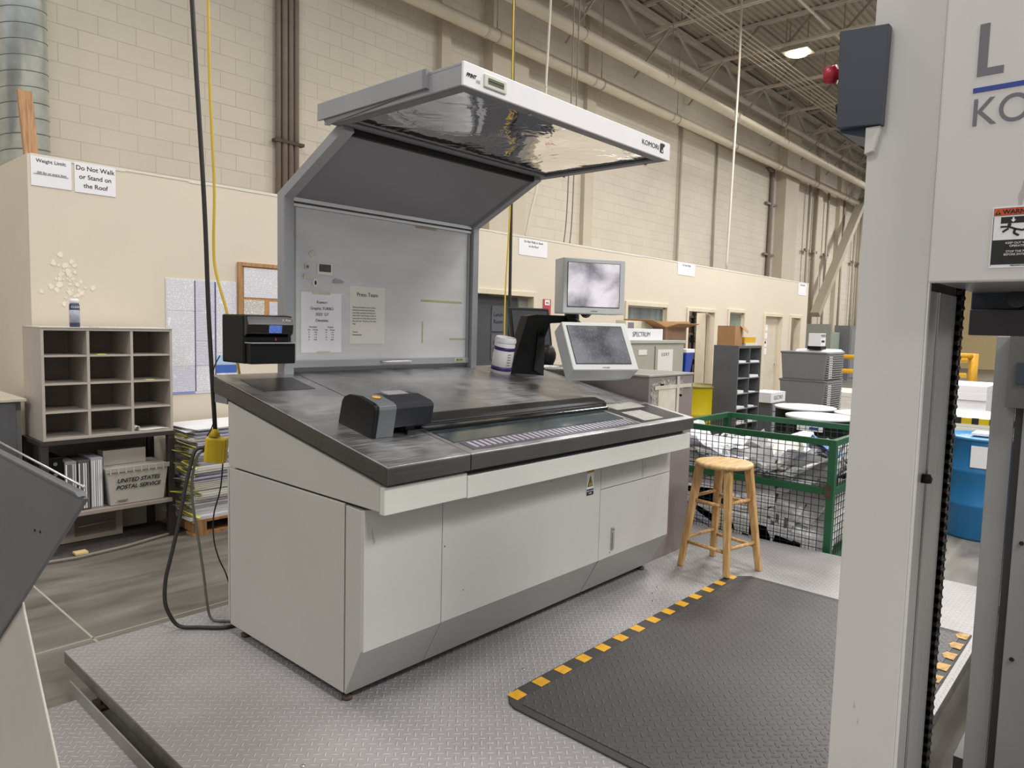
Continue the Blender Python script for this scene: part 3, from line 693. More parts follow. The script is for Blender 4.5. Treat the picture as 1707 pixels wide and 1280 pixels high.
# left side panels
box(X0, 2.266, 0.250, X0 + 0.012, 3.183, 1.004).build('side_panel', PAINTS, C_, bev=0.003)
G().prism([(2.257, 0.250), (2.155, 0.45), (2.155, 0.995), (2.255, 1.0)], 'x', X0, X0 + 0.012).build('side_strip', PAINTS, C_, bev=0.002)
box(X1 - 0.01, 2.25, 0.25, X1, 3.18, 1.0).build('side_panel', PAINTS, C_, bev=0.003)
box(X0 - 0.0, 3.186, 0.27, X0 + 0.012, 3.2, 1.0).build('back_corner', PAINTS, C_)
# upper sides (wedge)
for xa, xb in ((X0, X0 + 0.03), (X1 - 0.03, X1)):
    G().prism([(2.05, 1.012), (3.19, 1.012), (3.19, 1.315), (2.05, 1.108)], 'x', xa, xb).build('wedge_side', PAINTS, C_, bev=0.003)
G().prism([(2.0495, 1.004), (2.0495, 1.014), (3.18, 1.004), (3.18, 1.30), (2.0495, 1.09)], 'x', X0 + 0.03, X1 - 0.03).build('wedge_core', DARKG, C_)
# front panels (upper flat + kick)
def front(x0, x1, z1, z0=0.452, name='front_panel', mat=PAINT):
    return box(x0 + 0.0015, 2.14, z0, x1 - 0.0015, 2.16, z1).build(name, mat, C_, bev=0.002)
f1 = front(X0, 1.98, 0.998); f2 = front(1.98, 3.115, 0.998); f3 = front(3.115, X1, 0.998, 0.842, 'drawer_front'); dr = front(3.115, X1, 0.838, 0.452, 'door')
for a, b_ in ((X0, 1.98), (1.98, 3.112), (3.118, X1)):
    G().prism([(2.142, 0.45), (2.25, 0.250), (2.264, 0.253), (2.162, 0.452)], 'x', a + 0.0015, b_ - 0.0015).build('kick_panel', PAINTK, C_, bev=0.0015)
g = G(); g.box(3.228, 2.132, 0.49, 3.252, 2.14, 0.615); o = g.build('handle', ALU, dr, bev=0.002)
G().box(3.233, 2.128, 0.5, 3.247, 2.133, 0.585).build('handle_lever', STEELP, dr)
G().lathe([(0.006, 0), (0, 0.002)], (3.24, 2.13, 0.602), 10).build('lock', INK, dr)
box(1.9, 2.5, 0.215, 3.5, 2.9, 0.275).build('plinth', BLACK, C_)
for x, y in ((1.62, 2.29), (1.62, 3.1), (3.8, 2.29), (3.8, 3.1)):
    G().lathe([(0.022, 0), (0.022, 0.014), (0.01, 0.016), (0.01, 0.07)], (x, y, P), 12).build('foot', RUST, C_)
# lip rail under the worktop
for a, b_, dy in ((X0, 1.998, 0.0), (2.0, 3.498, 0.002), (3.5, X1 + 0.005, 0.0)):
    box(a, 2.019 - dy, 1.004 if a < 2 else 1.0, b_, 2.049, 1.092 if a > 1.9 else 1.106).build('lip_rail', PAINTL, C_, bev=0.003)
# caution label
lb = box(2.985, 2.137, 0.83, 3.045, 2.1398, 0.972).build('caution_label', PAPER, C_)
o = box(2.985, 2.1362, 0.945, 3.045, 2.1371, 0.972).build('caution_header', YELB, lb); text('CAUTION', 0.0125, INK, lb, (3.015, 2.1359, 0.953), (1, 0, 0), (0, 0, 1), align='CENTER')
G().prism([(2.992, 0.875), (3.038, 0.875), (3.015, 0.932)], 'y', 2.1355, 2.137).build('caution_triangle', INK, lb)
G().prism([(2.998, 0.879), (3.032, 0.879), (3.015, 0.922)], 'y', 2.1348, 2.1356).build('triangle_field', YELB, lb)
G().prism([(3.017, 0.913), (3.009, 0.898), (3.015, 0.898), (3.011, 0.883), (3.021, 0.901), (3.015, 0.901)], 'y', 2.134, 2.1349).build('lightning_bolt', INK, lb)
box(2.985, 2.1362, 0.83, 3.045, 2.1371, 0.862).build('black_footer', INK, lb)
for q, s in enumerate(('HIGH VOLTAGE', 'INSIDE')): text(s, 0.0085, PAPER, lb, (3.015, 2.1359, 0.849 - 0.012 * q), (1, 0, 0), (0, 0, 1), align='CENTER')
# sloped steel worktop: two sections
LEN = 1.36
def wt(x0, x1, t0, t1, nm='worktop'):
    g = G(SL); g.box(x0, t0, -0.006, x1, t1, 0.0); return g.build(nm, STEELT, C_, bev=0.0015)
def apron(x0, x1):
    g = G(); g.box(x0, 1.999, 1.118, x1, 2.006, 1.181); return g.build('worktop_apron', STEELE, C_, bev=0.002)
wt(X0 - 0.004, 1.996, 0, 1.345); wt(2.0, X1 + 0.005, 0, 1.345)
apron(X0 - 0.004, 1.996); apron(2.0, X1 + 0.005)
for xa, xb in ((X0 - 0.004, X0 + 0.003), (X1 - 0.002, X1 + 0.005)):
    G().prism([(2.006, 1.118), (3.24, 1.335), (3.323, 1.345), (3.323, 1.421), (2.006, 1.179)], 'x', xa, xb).build('side_apron', STEELE, C_, bev=0.0015)
G().box(X0, 3.2, 1.30, X1, 3.322, 1.38).build('rear_bracket', DARKG, C_)
g = G(SL); g.box(2.0, 0.005, 0.0002, 2.004, 1.34, 0.0012); g.build('seam_strip', ALU, C_)
# darker worn patch and thin backing plate on the left section
g = G(SL); g.box(1.66, 1.02, 0.0, 1.93, 1.24, 0.002); g.build('dark_plate', M('dark_anodised', '#4c4b4d', 0.3, 0.7, var=0.1), C_)
# glass control strip with ink keys
g = G(SL); g.box(2.03, 0.135, 0.0, 3.30, 0.275, 0.003); g.build('control_glass', TEAL, C_)
g = G(SL); g.box(2.05, 0.035, 0.0, 3.31, 0.125, 0.003); g.build('key_strip', KEYB, C_)
for i in range(34):
    x = 2.075 + i * 0.0358
    g = G(SL); g.box(x, 0.048, 0.003, x + 0.018, 0.112, 0.006); g.build('ink_key', KEYM, C_)
# right control area
for a, b_, c_, d, mm in ((3.34, 0.04, 3.80, 0.30, MC['dark_anodised']), (3.40, 0.06, 3.60, 0.22, STAIN), (3.42, 0.10, 3.57, 0.19, KEYB), (3.64, 0.07, 3.77, 0.2, TEAL), (3.42, 0.26, 3.72, 0.36, STAIN), (3.46, 0.40, 3.60, 0.55, STAIN)):
    g = G(SL); h = random.uniform(0.001, 0.0035); g.box(a, b_, 0.0, c_, d, h); g.build('control_pad', mm, C_)
# scanner rail
g = G(SL); g.box(1.9, 0.283, 0.0, 3.36, 0.318, 0.02); g.build('rail_front_strip', BLACKG, C_, bev=0.004)
g = G(SL); g.box(1.9, 0.318, 0.008, 3.36, 0.333, 0.023); g.build('rail_guide', CHAR, C_, bev=0.002)
g = G(SL); g.prism([(0.333, 0.0), (0.333, 0.026), (0.355, 0.034), (0.42, 0.036), (0.455, 0.028), (0.485, 0.0)], 'x', 1.9, 3.415); g.build('rail_beam', BLACK, C_, bev=0.006)
g = G(SL); g.box(1.9, 0.485, 0.0, 3.40, 0.50, 0.012); g.build('rail_back_strip', BLACKG, C_, bev=0.003)
# scanner head
hp = [(0.285, 0.0), (0.283, 0.118), (0.29, 0.132), (0.31, 0.140), (0.40, 0.146), (0.47, 0.135), (0.50, 0.118), (0.512, 0.095), (0.52, 0.0)]

g = G(SL); g.prism([(p[0] + (0.004 if i < 4 else 0), p[1]) for i, p in enumerate(hp)], 'x', 1.722, 1.742); hd = g.build('scanner_end_cap', BLACK, C_, bev=0.004)
g = G(SL); g.prism(hp, 'x', 1.742, 1.828); hb = g.build('scanner_head', GUN, C_, bev=0.003)
hp2 = [(0.292, 0.034), (0.29, 0.116), (0.296, 0.128), (0.314, 0.136), (0.40, 0.142), (0.47, 0.131), (0.50, 0.114), (0.51, 0.095), (0.515, 0.034)]
g = G(SL); g.prism(hp2, 'x', 1.830, 2.035); hc = g.build('scanner_carriage', CHAR, C_, bev=0.004)
g = G(SL); g.prism([(0.30, 0.02), (0.30, 0.05), (0.5, 0.05), (0.5, 0.02)], 'x', 1.9, 1.95); g.build('carriage_shoe', BLACK, hc)
g = G(SL); g.box(1.87, 0.40, 0.136, 1.98, 0.455, 0.1435); g.build('top_plate', M('light_dust_plate', '#8f8f90', 0.5), hc)
g = G(SL); g.lathe([(0.018, 0.0), (0.018, 0.004), (0.0, 0.004)], (1.785, 0.37, 0.144), 20); g.build('round_sticker', M('orange_sticker', '#d79a38', 0.5), hb)
# ---------------- upright board frame
BY = 3.33
PF = [(3.35, 1.40), (3.35, 2.335), (2.80, 2.60), (2.775, 2.555), (3.285, 2.31), (3.285, 1.40)]
for xa, xb in ((1.928, 1.985), (3.265, 3.315)):
    G().prism(PF, 'x', xa, xb).build('upright_frame', FRAMEG, C_, bev=0.003)
box(1.985, 3.335, 1.38, 3.265, 3.36, 2.33).build('back_panel', FRAMEG, C_)
wb = box(1.99, 3.318, 1.475, 3.262, 3.334, 2.292).build('board_panel', BOARDM, C_, bev=0.001)
g = G(); g.box(1.99, 3.304, 1.452, 3.262, 3.330, 1.49); g.box(1.99, 3.31, 1.49, 2.012, 3.33, 2.29); g.box(3.242, 3.31, 1.49, 3.262, 3.33, 2.29); g.build('board_frame', FRAMEG, C_, bev=0.002)
g = G(); g.box(1.99, 3.300, 2.276, 3.262, 3.330, 2.292); g.build('board_top_trim', ALU, C_, bev=0.002)
g = G(); g.box(1.99, 3.296, 2.300, 3.262, 3.330, 2.322); g.build('board_top_trim', ALU, C_, bev=0.002)
g = G(); g.tube(smooth_path([(2.555, 3.304, 1.474), (2.56, 3.28, 1.474), (2.59, 3.275, 1.474), (2.73, 3.275, 1.474), (2.76, 3.28, 1.474), (2.765, 3.304, 1.474)], 3), 0.006, 8); g.build('board_handle', ALU, C_)
# yellow tape residue
g = G(); g.box(2.86, 3.3168, 1.83, 3.2, 3.318, 1.842); g.box(2.87, 3.3168, 1.58, 2.88, 3.318, 1.71); g.box(3.1, 3.3168, 1.60, 3.24, 3.318, 1.61); g.build('tape_residue', M('tape_residue_yellow', '#a9a777', 0.5), C_)
# sloped dark panel
def slab(p0, p1, x0, x1, th_, mat, name):
    (ya, za), (yb, zb) = p0, p1; d = Vector((0, yb - ya, zb - za)).normalized(); nrm = Vector((0, -d.z, d.y)) * th_
    G().add([(x0, ya, za), (x1, ya, za), (x1, yb, zb), (x0, yb, zb), (x0, ya + nrm.y, za + nrm.z), (x1, ya + nrm.y, za + nrm.z), (x1, yb + nrm.y, zb + nrm.z), (x0, yb + nrm.y, zb + nrm.z)],
            [(0, 3, 2, 1), (4, 5, 6, 7), (0, 1, 5, 4), (1, 2, 6, 5), (2, 3, 7, 6), (3, 0, 4, 7)]).build(name, mat, C_, bev=0.002)
slab((3.30, 2.322), (2.792, 2.566), 1.985, 3.265, -0.02, DARKG, 'sloped_panel')
box(1.99, 2.79, 2.545, 3.26, 2.815, 2.574).build('hinge_gap_strip', BLACK, C_)
# ---------------- hood
HX0, HX1 = 1.88, 3.38
HZ0, HZ1 = 2.578, 2.662
HY0, HY1 = 1.962, 2.80
hood = box(HX0, HY0 + 0.01, HZ1 - 0.012, HX1, HY1 + 0.06, HZ1).build('hood_top', FRAMEG, C_, bev=0.002)
g = G(); g.box(HX0, HY0 + 0.01, HZ0, HX0 + 0.012, HY1 + 0.06, HZ1 - 0.012); g.box(HX1 - 0.012, HY0 + 0.01, HZ0, HX1, HY1 + 0.06, HZ1 - 0.012); g.box(HX0 + 0.012, HY1 + 0.04, HZ0 + 0.02, HX1 - 0.012, HY1 + 0.06, HZ1 - 0.012)
g.build('hood_side', FRAMEG, hood, bev=0.002)
g = G(); fw = 0.06
g.box(HX0 + 0.012, HY0 + 0.012, HZ0 - 0.002, HX1 - 0.012, HY0 + fw, HZ0 + 0.01); g.box(HX0 + 0.012, HY1 - 0.05, HZ0 - 0.002, HX1 - 0.012, HY1 + 0.02, HZ0 + 0.01)
g.box(HX0 + 0.012, HY0 + fw, HZ0 - 0.002, HX0 + fw, HY1 - 0.05, HZ0 + 0.01); g.box(HX1 - fw, HY0 + fw, HZ0 - 0.002, HX1 - 0.012, HY1 - 0.05, HZ0 + 0.01)
g.build('lens_frame', DARKG, hood, bev=0.002)
box(HX0, HY0, HZ0 - 0.002, HX1, HY0 + 0.012, HZ1 + 0.002).build('front_fascia', WHITEM, hood, bev=0.003)
# slim cover plate on the outer left side
box(HX0 - 0.014, 2.165, HZ0 + 0.022, HX0 - 0.001, 2.895, HZ1 + 0.012).build('side_cover', FRAMEG, hood, bev=0.002)
box(HX0 - 0.018, 2.150, HZ0 + 0.02, HX0 + 0.002, 2.172, HZ1 + 0.008).build('cover_clip', DARKG, hood, bev=0.001)
G().prism([(2.25, HZ0 + 0.022), (2.87, HZ0 + 0.03), (2.82, HZ0 - 0.01), (2.76, HZ0)], 'x', HX0 - 0.006, HX0 - 0.001).build('side_trim', DARKG, hood)
# wave of clear film lens
lx0, lx1, ly0, ly1 = HX0 + fw, HX1 - fw, HY0 + fw, HY1 - 0.05
nx, ny = 40, 20; vs_ = []; fs_ = []
for j in range(ny + 1):
    for i in range(nx + 1):
        u = i / nx; v = j / ny
        z = HZ0 + 0.012 + 0.006 * math.sin(9 * u + 3 * v) * math.sin(PI * u) * math.sin(PI * v) + 0.002 * math.sin(23 * u - 5 * v) * math.sin(PI * v) * math.sin(PI * u)
        vs_.append((lx0 + (lx1 - lx0) * u, ly0 + (ly1 - ly0) * v, z))
for j in range(ny):
    for i in range(nx): a = j * (nx + 1) + i; fs_.append((a, a + 1, a + nx + 2, a + nx + 1))
nn = len(vs_); vs2 = vs_ + [(p[0], p[1], p[2] + 0.002) for p in vs_]; fs2 = fs_ + [tuple(i + nn for i in f[::-1]) for f in fs_]
G().add(vs2, fs2, True).build('clear_lens', LENS, hood)
# reflector and tubes inside
g = G(); g.box(lx0 - .02, ly0 - .02, HZ1 - 0.03, lx1 + .02, ly1 + .02, HZ1 - 0.022); g.build('reflector', M('reflector_grey', '#6c6e70', 0.35, 0.2), hood)
for y in (2.2, 2.4, 2.6): G().tube([(lx0, y, HZ1 - 0.045), (lx1, y, HZ1 - 0.045)], 0.010, 10).build('lamp_tube', M('tube_off', '#b9bcbc', 0.3), hood)
# fascia lettering and display
fy = HY0 - 0.0006
text('PRINT', 0.019, INK, hood, (1.893, fy, 2.612), (1, 0, 0), (0, 0, 1), shear=0.35, bold=0.001, xs=0.95)
text('GRAPHIC', 0.018, M('pale_ink', '#b9b9be', 0.5), hood, (1.945, fy, 2.600), (1, 0, 0), (0, 0, 1), xs=0.3)
bz = box(1.985, HY0 - 0.008, 2.596, 2.108, HY0, 2.645).build('display_bezel', M('bezel_cream', '#cbccc2', 0.4), hood, bev=0.003)
box(2.003, HY0 - 0.0095, 2.61, 2.09, HY0 - 0.008, 2.632).build('display', LCDG, hood)
box(2.003, HY0 - 0.0105, 2.6195, 2.09, HY0 - 0.0095, 2.6225).build('display_line', INK, hood)
text('KOMORI', 0.034, INK, hood, (3.105, fy, 2.612), (1, 0, 0), (0, 0, 1), xs=1.22)
G().prism([(3.278, 2.602), (3.278, 2.644), (3.288, 2.650), (3.322, 2.650), (3.326, 2.642), (3.308, 2.628), (3.312, 2.602)], 'y', fy - 0.0006, fy).build('emblem', INK, hood)
G().prism([(3.292, 2.607), (3.300, 2.622), (3.304, 2.607)], 'y', fy - 0.0012, fy - 0.0006).build('emblem_notch', WHITEM, hood)
for x, y in ((2.3, 2.0), (3.37, 2.1), (3.37, 2.65)): G().lathe([(0.008, -0.006), (0.008, 0.0)], (x, y, HZ0 - 0.002), 8).build('screw', ALU, hood)

# ------------------------------------------------------------ papers and magnets on the board
fyb = 3.3172
def sheet(name, a, b_, c_, d, mat, label, cat='paper'):
    t = thing(name, label, cat, ((a + c_) / 2, fyb, b_)); box(a, fyb - 0.001, b_, c_, fyb, d).build('sheet', mat, t); return t
t = sheet('density_sheet', 2.043, 1.53, 2.293, 1.848, PAPER, 'white sheet listing ink densities taped at lower left of the board')
for q, (s, z) in enumerate((('Komori', 1.79), ('Graphic TURBO', 1.757), ('2023  G7', 1.726), ('Densities', 1.694))):
    text(s, 0.021, INK, t, (2.17, fyb - 0.0012, z), (1, 0, 0), (0, 0, 1), align='CENTER')
for cx, s in ((2.115, 'Uncoated'), (2.222, 'Coated')): text(s, 0.012, INK, t, (cx, fyb - 0.0012, 1.662), (1, 0, 0), (0, 0, 1), align='CENTER')
for r_, row in enumerate((('Pos', 'Density'), ('K', '1.25'), ('C', '1.10'), ('M', '1.15'), ('Y', '0.95'))):
    for cx in (2.10, 2.205):
        text(row[0], 0.010, INK, t, (cx - 0.008, fyb - 0.0012, 1.648 - r_ * 0.0132), (1, 0, 0), (0, 0, 1), align='CENTER'); text(row[1], 0.010, INK, t, (cx + 0.03, fyb - 0.0012, 1.648 - r_ * 0.0132), (1, 0, 0), (0, 0, 1), align='CENTER')
box(2.14, fyb - 0.0016, 1.527, 2.22, fyb - 0.001, 1.537).build('tape', TAPE, t); box(2.11, fyb - 0.0016, 1.838, 2.22, fyb - 0.001, 1.852).build('tape', TAPE, t)
t = sheet('team_notice', 2.345, 1.577, 2.588, 1.895, PAPERW, 'cream sheet headed Press Team on the board')
text('Press Team', 0.031, INK, t, (2.465, fyb - 0.0012, 1.84), (1, 0, 0), (0, 0, 1), align='CENTER')
for i, s in enumerate(('Please remember to be on time,', 'keep the console and the plate', 'area clean and put tools back in', 'place after each change of job so', 'everyone has what they need for', 'the next job. Thank you for your', 'help.', '', '', 'Thanks,', 'Management')):
    if s: text(s, 0.0125, GREYINK, t, (2.365, fyb - 0.0012, 1.775 - i * 0.0152), (1, 0, 0), (0, 0, 1), xs=0.97)
def mag(name, x, z, w_, h_, mat, label, rot=0, cat='magnet', inner=None):
    t = thing(name, label, cat, (x, fyb, z)); c, s_ = math.cos(rot), math.sin(rot)
    pts = [(x + c * a - s_ * b_, z + s_ * a + c * b_) for a, b_ in ((-w_ / 2, -h_ / 2), (w_ / 2, -h_ / 2), (w_ / 2, h_ / 2), (-w_ / 2, h_ / 2))]
    G().prism(pts, 'y', fyb - 0.004, fyb).build('face', mat, t)
    if inner:
        pts = [(x + (p[0] - x) * inner[0], z + (p[1] - z) * inner[1] + inner[2]) for p in pts]
        G().prism(pts, 'y', fyb - 0.005, fyb - 0.004).build('picture', inner[3], t)
    return t
mag('square_magnet', 2.108, 2.048, 0.034, 0.026, TAPE, 'tilted cream square magnet, topmost on the board', 0.5)
mag('square_magnet', 2.080, 1.978, 0.028, 0.024, TAPE, 'small cream magnet with a mark, between the tilted and the flat one', 0.05, inner=(0.5, 0.6, 0, GREYINK))
mag('square_magnet', 2.074, 1.928, 0.034, 0.022, TAPE, 'plain flat cream magnet, lowest of the cream squares', 0.0)
mag('photo_magnet', 2.186, 1.972, 0.09, 0.058, PAPERW, 'dark picture magnet with a white lower margin', 0.0, inner=(0.8, 0.68, 0.006, M('dark_print', '#4a3a42', 0.4, var=0.6, scale=110)))
t = thing('round_magnet', 'round white magnet with a dark figure above the density sheet', 'magnet', (2.128, fyb, 1.898))
G().prism([(2.128 + 0.018 * math.cos(a / 10 * 2 * PI), 1.898 + 0.022 * math.sin(a / 10 * 2 * PI)) for a in range(10)], 'y', fyb - 0.004, fyb).build('face', PAPERW, t)
G().prism([(2.128 + 0.006 * math.cos(a / 8 * 2 * PI), 1.898 + 0.012 * math.sin(a / 8 * 2 * PI)) for a in range(8)], 'y', fyb - 0.005, fyb - 0.004).build('picture', INK, t)
t = thing('fish_magnet', 'grey fish shaped magnet in the middle of the magnets', 'magnet', (2.27, fyb, 1.91))
G().prism([(2.235, 1.918), (2.25, 1.928), (2.285, 1.924), (2.31, 1.912), (2.285, 1.905), (2.25, 1.903), (2.232, 1.905), (2.242, 1.911)], 'y', fyb - 0.004, fyb).build('body', FRAMEG, t)
tag(box(2.81, fyb - 0.001, 2.262, 2.975, fyb, 2.274).build('tape_strip', M('tan_tape', '#a59a79', 0.5)), 'tan strip of tape at the top of the board', 'tape')
t = thing('sticker', 'small pale inventory sticker at the lower right corner of the board frame', 'sticker', (3.17, 3.303, 1.462)); box(3.13, 3.3025, 1.46, 3.225, 3.3038, 1.485).build('face', M('pale_green_sticker', '#a9ad92', 0.5), t)
text('0021463', 0.016, INK, t, (3.177, 3.3022, 1.467), (1, 0, 0), (0, 0, 1), align='CENTER')

# ------------------------------------------------------------ black instrument hung at the left of the board
t = thing('spectro_dock', 'black wall mounted instrument with blue display at the left edge of the board', 'instrument', (1.8, 3.2, 1.49))
bx = box(1.625, 3.12, 1.492, 1.862, 3.33, 1.72).build('case', BLACK, t, bev=0.008)
G().prism([(3.07, 1.492), (3.07, 1.588), (3.12, 1.60), (3.12, 1.492)], 'x', 1.635, 1.862).build('lower_tray', BLACK, t, bev=0.004)
G().prism([(3.12, 1.615), (3.09, 1.632), (3.085, 1.675), (3.10, 1.716), (3.12, 1.718)], 'x', 1.627, 1.862).build('face', BLACKG, t, bev=0.004)
box(1.63, 3.05, 1.588, 1.862, 3.12, 1.593).build('ledge', ALU, t)
G().prism([(3.0875, 1.636), (3.083, 1.672), (3.0865, 1.672), (3.0915, 1.636)], 'x', 1.735, 1.80).build('display', LCD, t)
text('X-Rite', 0.018, SILVER, t, (1.80, 3.088, 1.69), (1, 0, 0), (0, 0.2, 1), xs=1.0, shear=0.3)
box(1.77, 3.092, 1.60, 1.775, 3.10, 1.612).build('light', RED, t)

box(1.862, 3.22, 1.52, 1.928, 3.32, 1.70).build('mounting_bracket', BLACK, t)

# ------------------------------------------------------------ wipes canister
t = thing('wipes_canister', 'white wipes canister with purple bands standing on the worktop behind the monitor arm', 'canister', (3.40, 3.13, 1.4), 0)
T3 = Matrix.Translation((3.385, 3.135, 1.396)) @ Matrix.Rotation(th, 4, 'X')
g = G(T3); g.lathe([(0.066, 0.0), (0.067, 0.19), (0.064, 0.2)], n=36); g.build('body', WHITEM, t)
PUR = M('purple_band', '#2c1f5e', 0.4, var=0.05)
for z in ((0.02, 0.045), (0.15, 0.172)):
    g = G(T3); g.lathe([(0.0675, z[0]), (0.0675, z[1])], n=36); g.build('band', PUR, t)
g = G(T3); g.lathe([(0.069, 0.2), (0.07, 0.215), (0.064, 0.232), (0.03, 0.236), (0.0, 0.236)], n=36); g.build('lid', WHITEM, t, bev=0.002)
g = G(T3)
for i in range(5):
    a = math.radians(215 + i * 0); g.box(-0.030, -0.0675, 0.06 + i * 0.017, 0.0, -0.0660, 0.063 + i * 0.017)
g.build('small_print', INK, t)
g = G(T3)
for q in range(4): 
    a = math.radians(-42 + q * 9); g.box(0.067 * math.cos(a) - 0.004, 0.067 * math.sin(a) - 0.002, 0.105, 0.067 * math.cos(a) + 0.004, 0.067 * math.sin(a) + 0.002, 0.14)
g.build('label_mark', PUR, t)
# ------------------------------------------------------------ monitor stand with two touch monitors
ang = math.atan2(-0.1, 0.31)
S = thing('touch_monitor_stand', 'black pedestal arm with two light grey touch monitors, one above the other', 'monitor stand', (3.445, 3.103, 1.39), ang)
def ped(pts, y0, y1, name, mat, bev=0.004):
    g = G(); g.prism(pts, 'y', y0, y1); return g.build(name, mat, S, bev=bev, local=True)
ped([(0.0, 0.0), (0.0, 0.012), (0.125, 0.375), (0.19, 0.385), (0.52, 0.385), (0.53, 0.345), (0.30, 0.33), (0.262, 0.24), (0.255, -0.035)], -0.0, 0.10, 'pedestal', BLACK)
ped([(0.17, 0.02), (0.20, 0.28), (0.25, 0.29), (0.25, -0.02)], -0.012, 0.0, 'front_rib', BLACKG, 0.002)
g = G(Matrix.Rotation(-ang, 4, 'Z')); 
def touch(name, cw, ch, cd, cx, cy, cz, yaw, tilt, scr, brand):
    """cx.. world position of the front face centre"""
    base = Vector((3.445, 3.103, 1.39))
    Ri = Matrix.Rotation(-ang, 4, 'Z')
    W = Ri @ Matrix.Translation(Vector((cx, cy, cz)) - base) @ Matrix.Rotation(yaw, 4, 'Z') @ Matrix.Rotation(tilt, 4, 'X')
    # local: x right, z up, front face towards -y
    g = G(W); a, h = cw / 2, ch / 2
    fr = [(-a, 0, -h), (a, 0, -h), (a, 0, h), (-a, 0, h)]; mid = [(-a, cd * .55, -h), (a, cd * .55, -h), (a, cd * .55, h), (-a, cd * .55, h)]; s_ = 0.78; bk = [(x * s_, cd, z * s_) for x, _, z in fr]
    g.add(fr + mid + bk, [(0, 1, 2, 3), (0, 4, 5, 1), (1, 5, 6, 2), (2, 6, 7, 3), (3, 7, 4, 0), (4, 8, 9, 5), (5, 9, 10, 6), (6, 10, 11, 7), (7, 11, 8, 4), (8, 11, 10, 9)])
    hs = g.build(name, SILVER, S, bev=0.006, local=True)
    bz = 0.03
    g = G(W); g.box(-a + bz * .9, -0.003, -h + bz * 1.3, a - bz * 1.3, 0.003, h - bz * .9); g.build('screen_seal', INK, hs, local=True)
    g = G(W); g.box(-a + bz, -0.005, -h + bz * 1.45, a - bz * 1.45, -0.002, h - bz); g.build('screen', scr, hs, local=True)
    g = G(W); g.box(a - 0.003, cd * 0.2, -0.03, a + 0.004, cd * .4, 0.02); g.build('side_slot', INK, hs, local=True)
    o = text(brand, 0.012, GREYINK, hs, (0, 0, 0), (1, 0, 0), (0, 0, 1), align='CENTER', local=True)
    o.data.transform(W @ Matrix.Translation((0, -0.001, -h + 0.012)))
    return W
yw = math.radians(48.14 - 90 - 0)   # toward camera, then turned right
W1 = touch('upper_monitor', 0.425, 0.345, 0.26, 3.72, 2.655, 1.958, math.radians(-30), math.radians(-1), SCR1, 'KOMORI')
W2 = touch('lower_monitor', 0.44, 0.332, 0.20, 3.545, 2.475, 1.592, math.radians(-26), math.radians(-33), SCR2, 'KOMORI')
g = G(); g.tube([(0.47, 0.0, 0.40), (0.47, -0.0, 0.31)], 0.05, 20); g.build('joint', BLACK, S, bev=0.004, local=True)
Ri = Matrix.Rotation(-ang, 4, 'Z'); base = Vector((3.445, 3.103, 1.39))
L_ = lambda p: Ri @ (Vector(p) - base)
g = G(); g.tube([L_((3.86, 2.82, 1.80)), L_((3.81, 2.76, 1.81)), L_((3.80, 2.74, 1.95))], 0.04, 12); g.build('upper_bracket', BLACK, S, local=True)
g = G(); g.tube([L_((3.90, 2.96, 1.74)), L_((3.80, 2.8, 1.68)), L_((3.64, 2.62, 1.62))], 0.035, 12); g.build('lower_bracket', BLACK, S, local=True)
# ------------------------------------------------------------ tall taupe cabinet right of the console
t = thing('taupe_cabinet', 'taupe steel cabinet with torn foil and tape standing against the right end of the console', 'cabinet', (4.17, 2.7, P))
box(3.87, 2.325, P, 4.44, 3.15, 1.40).build('body', PINKG, t, bev=0.003)
box(3.862, 2.318, 1.40, 4.448, 3.16, 1.412).build('top_plate', M('dusty_steel_top', '#a3a09b', 0.4, 0.3), t, bev=0.002)
g = G(); random.seed(5)
def rag(g, x0, z0, x1, z1, y, n=14, jag=0.02):
    pts = []
    for i in range(n): pts.append((x0 + (x1 - x0) * i / n + random.uniform(-jag, jag), z0 + random.uniform(-jag, jag)))
    for i in range(n): pts.append((x1 + random.uniform(-jag, jag), z0 + (z1 - z0) * i / n))
    for i in range(n): pts.append((x1 - (x1 - x0) * i / n, z1 + random.uniform(-jag, jag)))
    for i in range(n): pts.append((x0 + random.uniform(-jag, jag), z1 - (z1 - z0) * i / n))
    g.prism(pts, 'y', y - 0.003, y)
rag(g, 3.90, 1.02, 4.05, 1.36, 2.325, jag=0.012); rag(g, 4.0, 1.26, 4.3, 1.37, 2.325, jag=0.015); g.build('torn_foil', FOIL, t)
g = G(); rag(g, 3.89, 0.70, 4.04, 1.02, 2.325, jag=0.02); g.build('torn_foil', FOIL, t)
g = G(); g.box(3.98, 2.318, 1.16, 4.2, 2.3225, 1.32); g.build('old_sheet', M('stained_sheet', '#cfc9bb', 0.6, var=0.1, scale=22), t)
g = G(); g.box(3.93, 2.314, 1.318, 4.40, 2.3185, 1.342); g.box(4.205, 2.313, 1.06, 4.235, 2.318, 1.395); g.build('tape', TAPE, t)

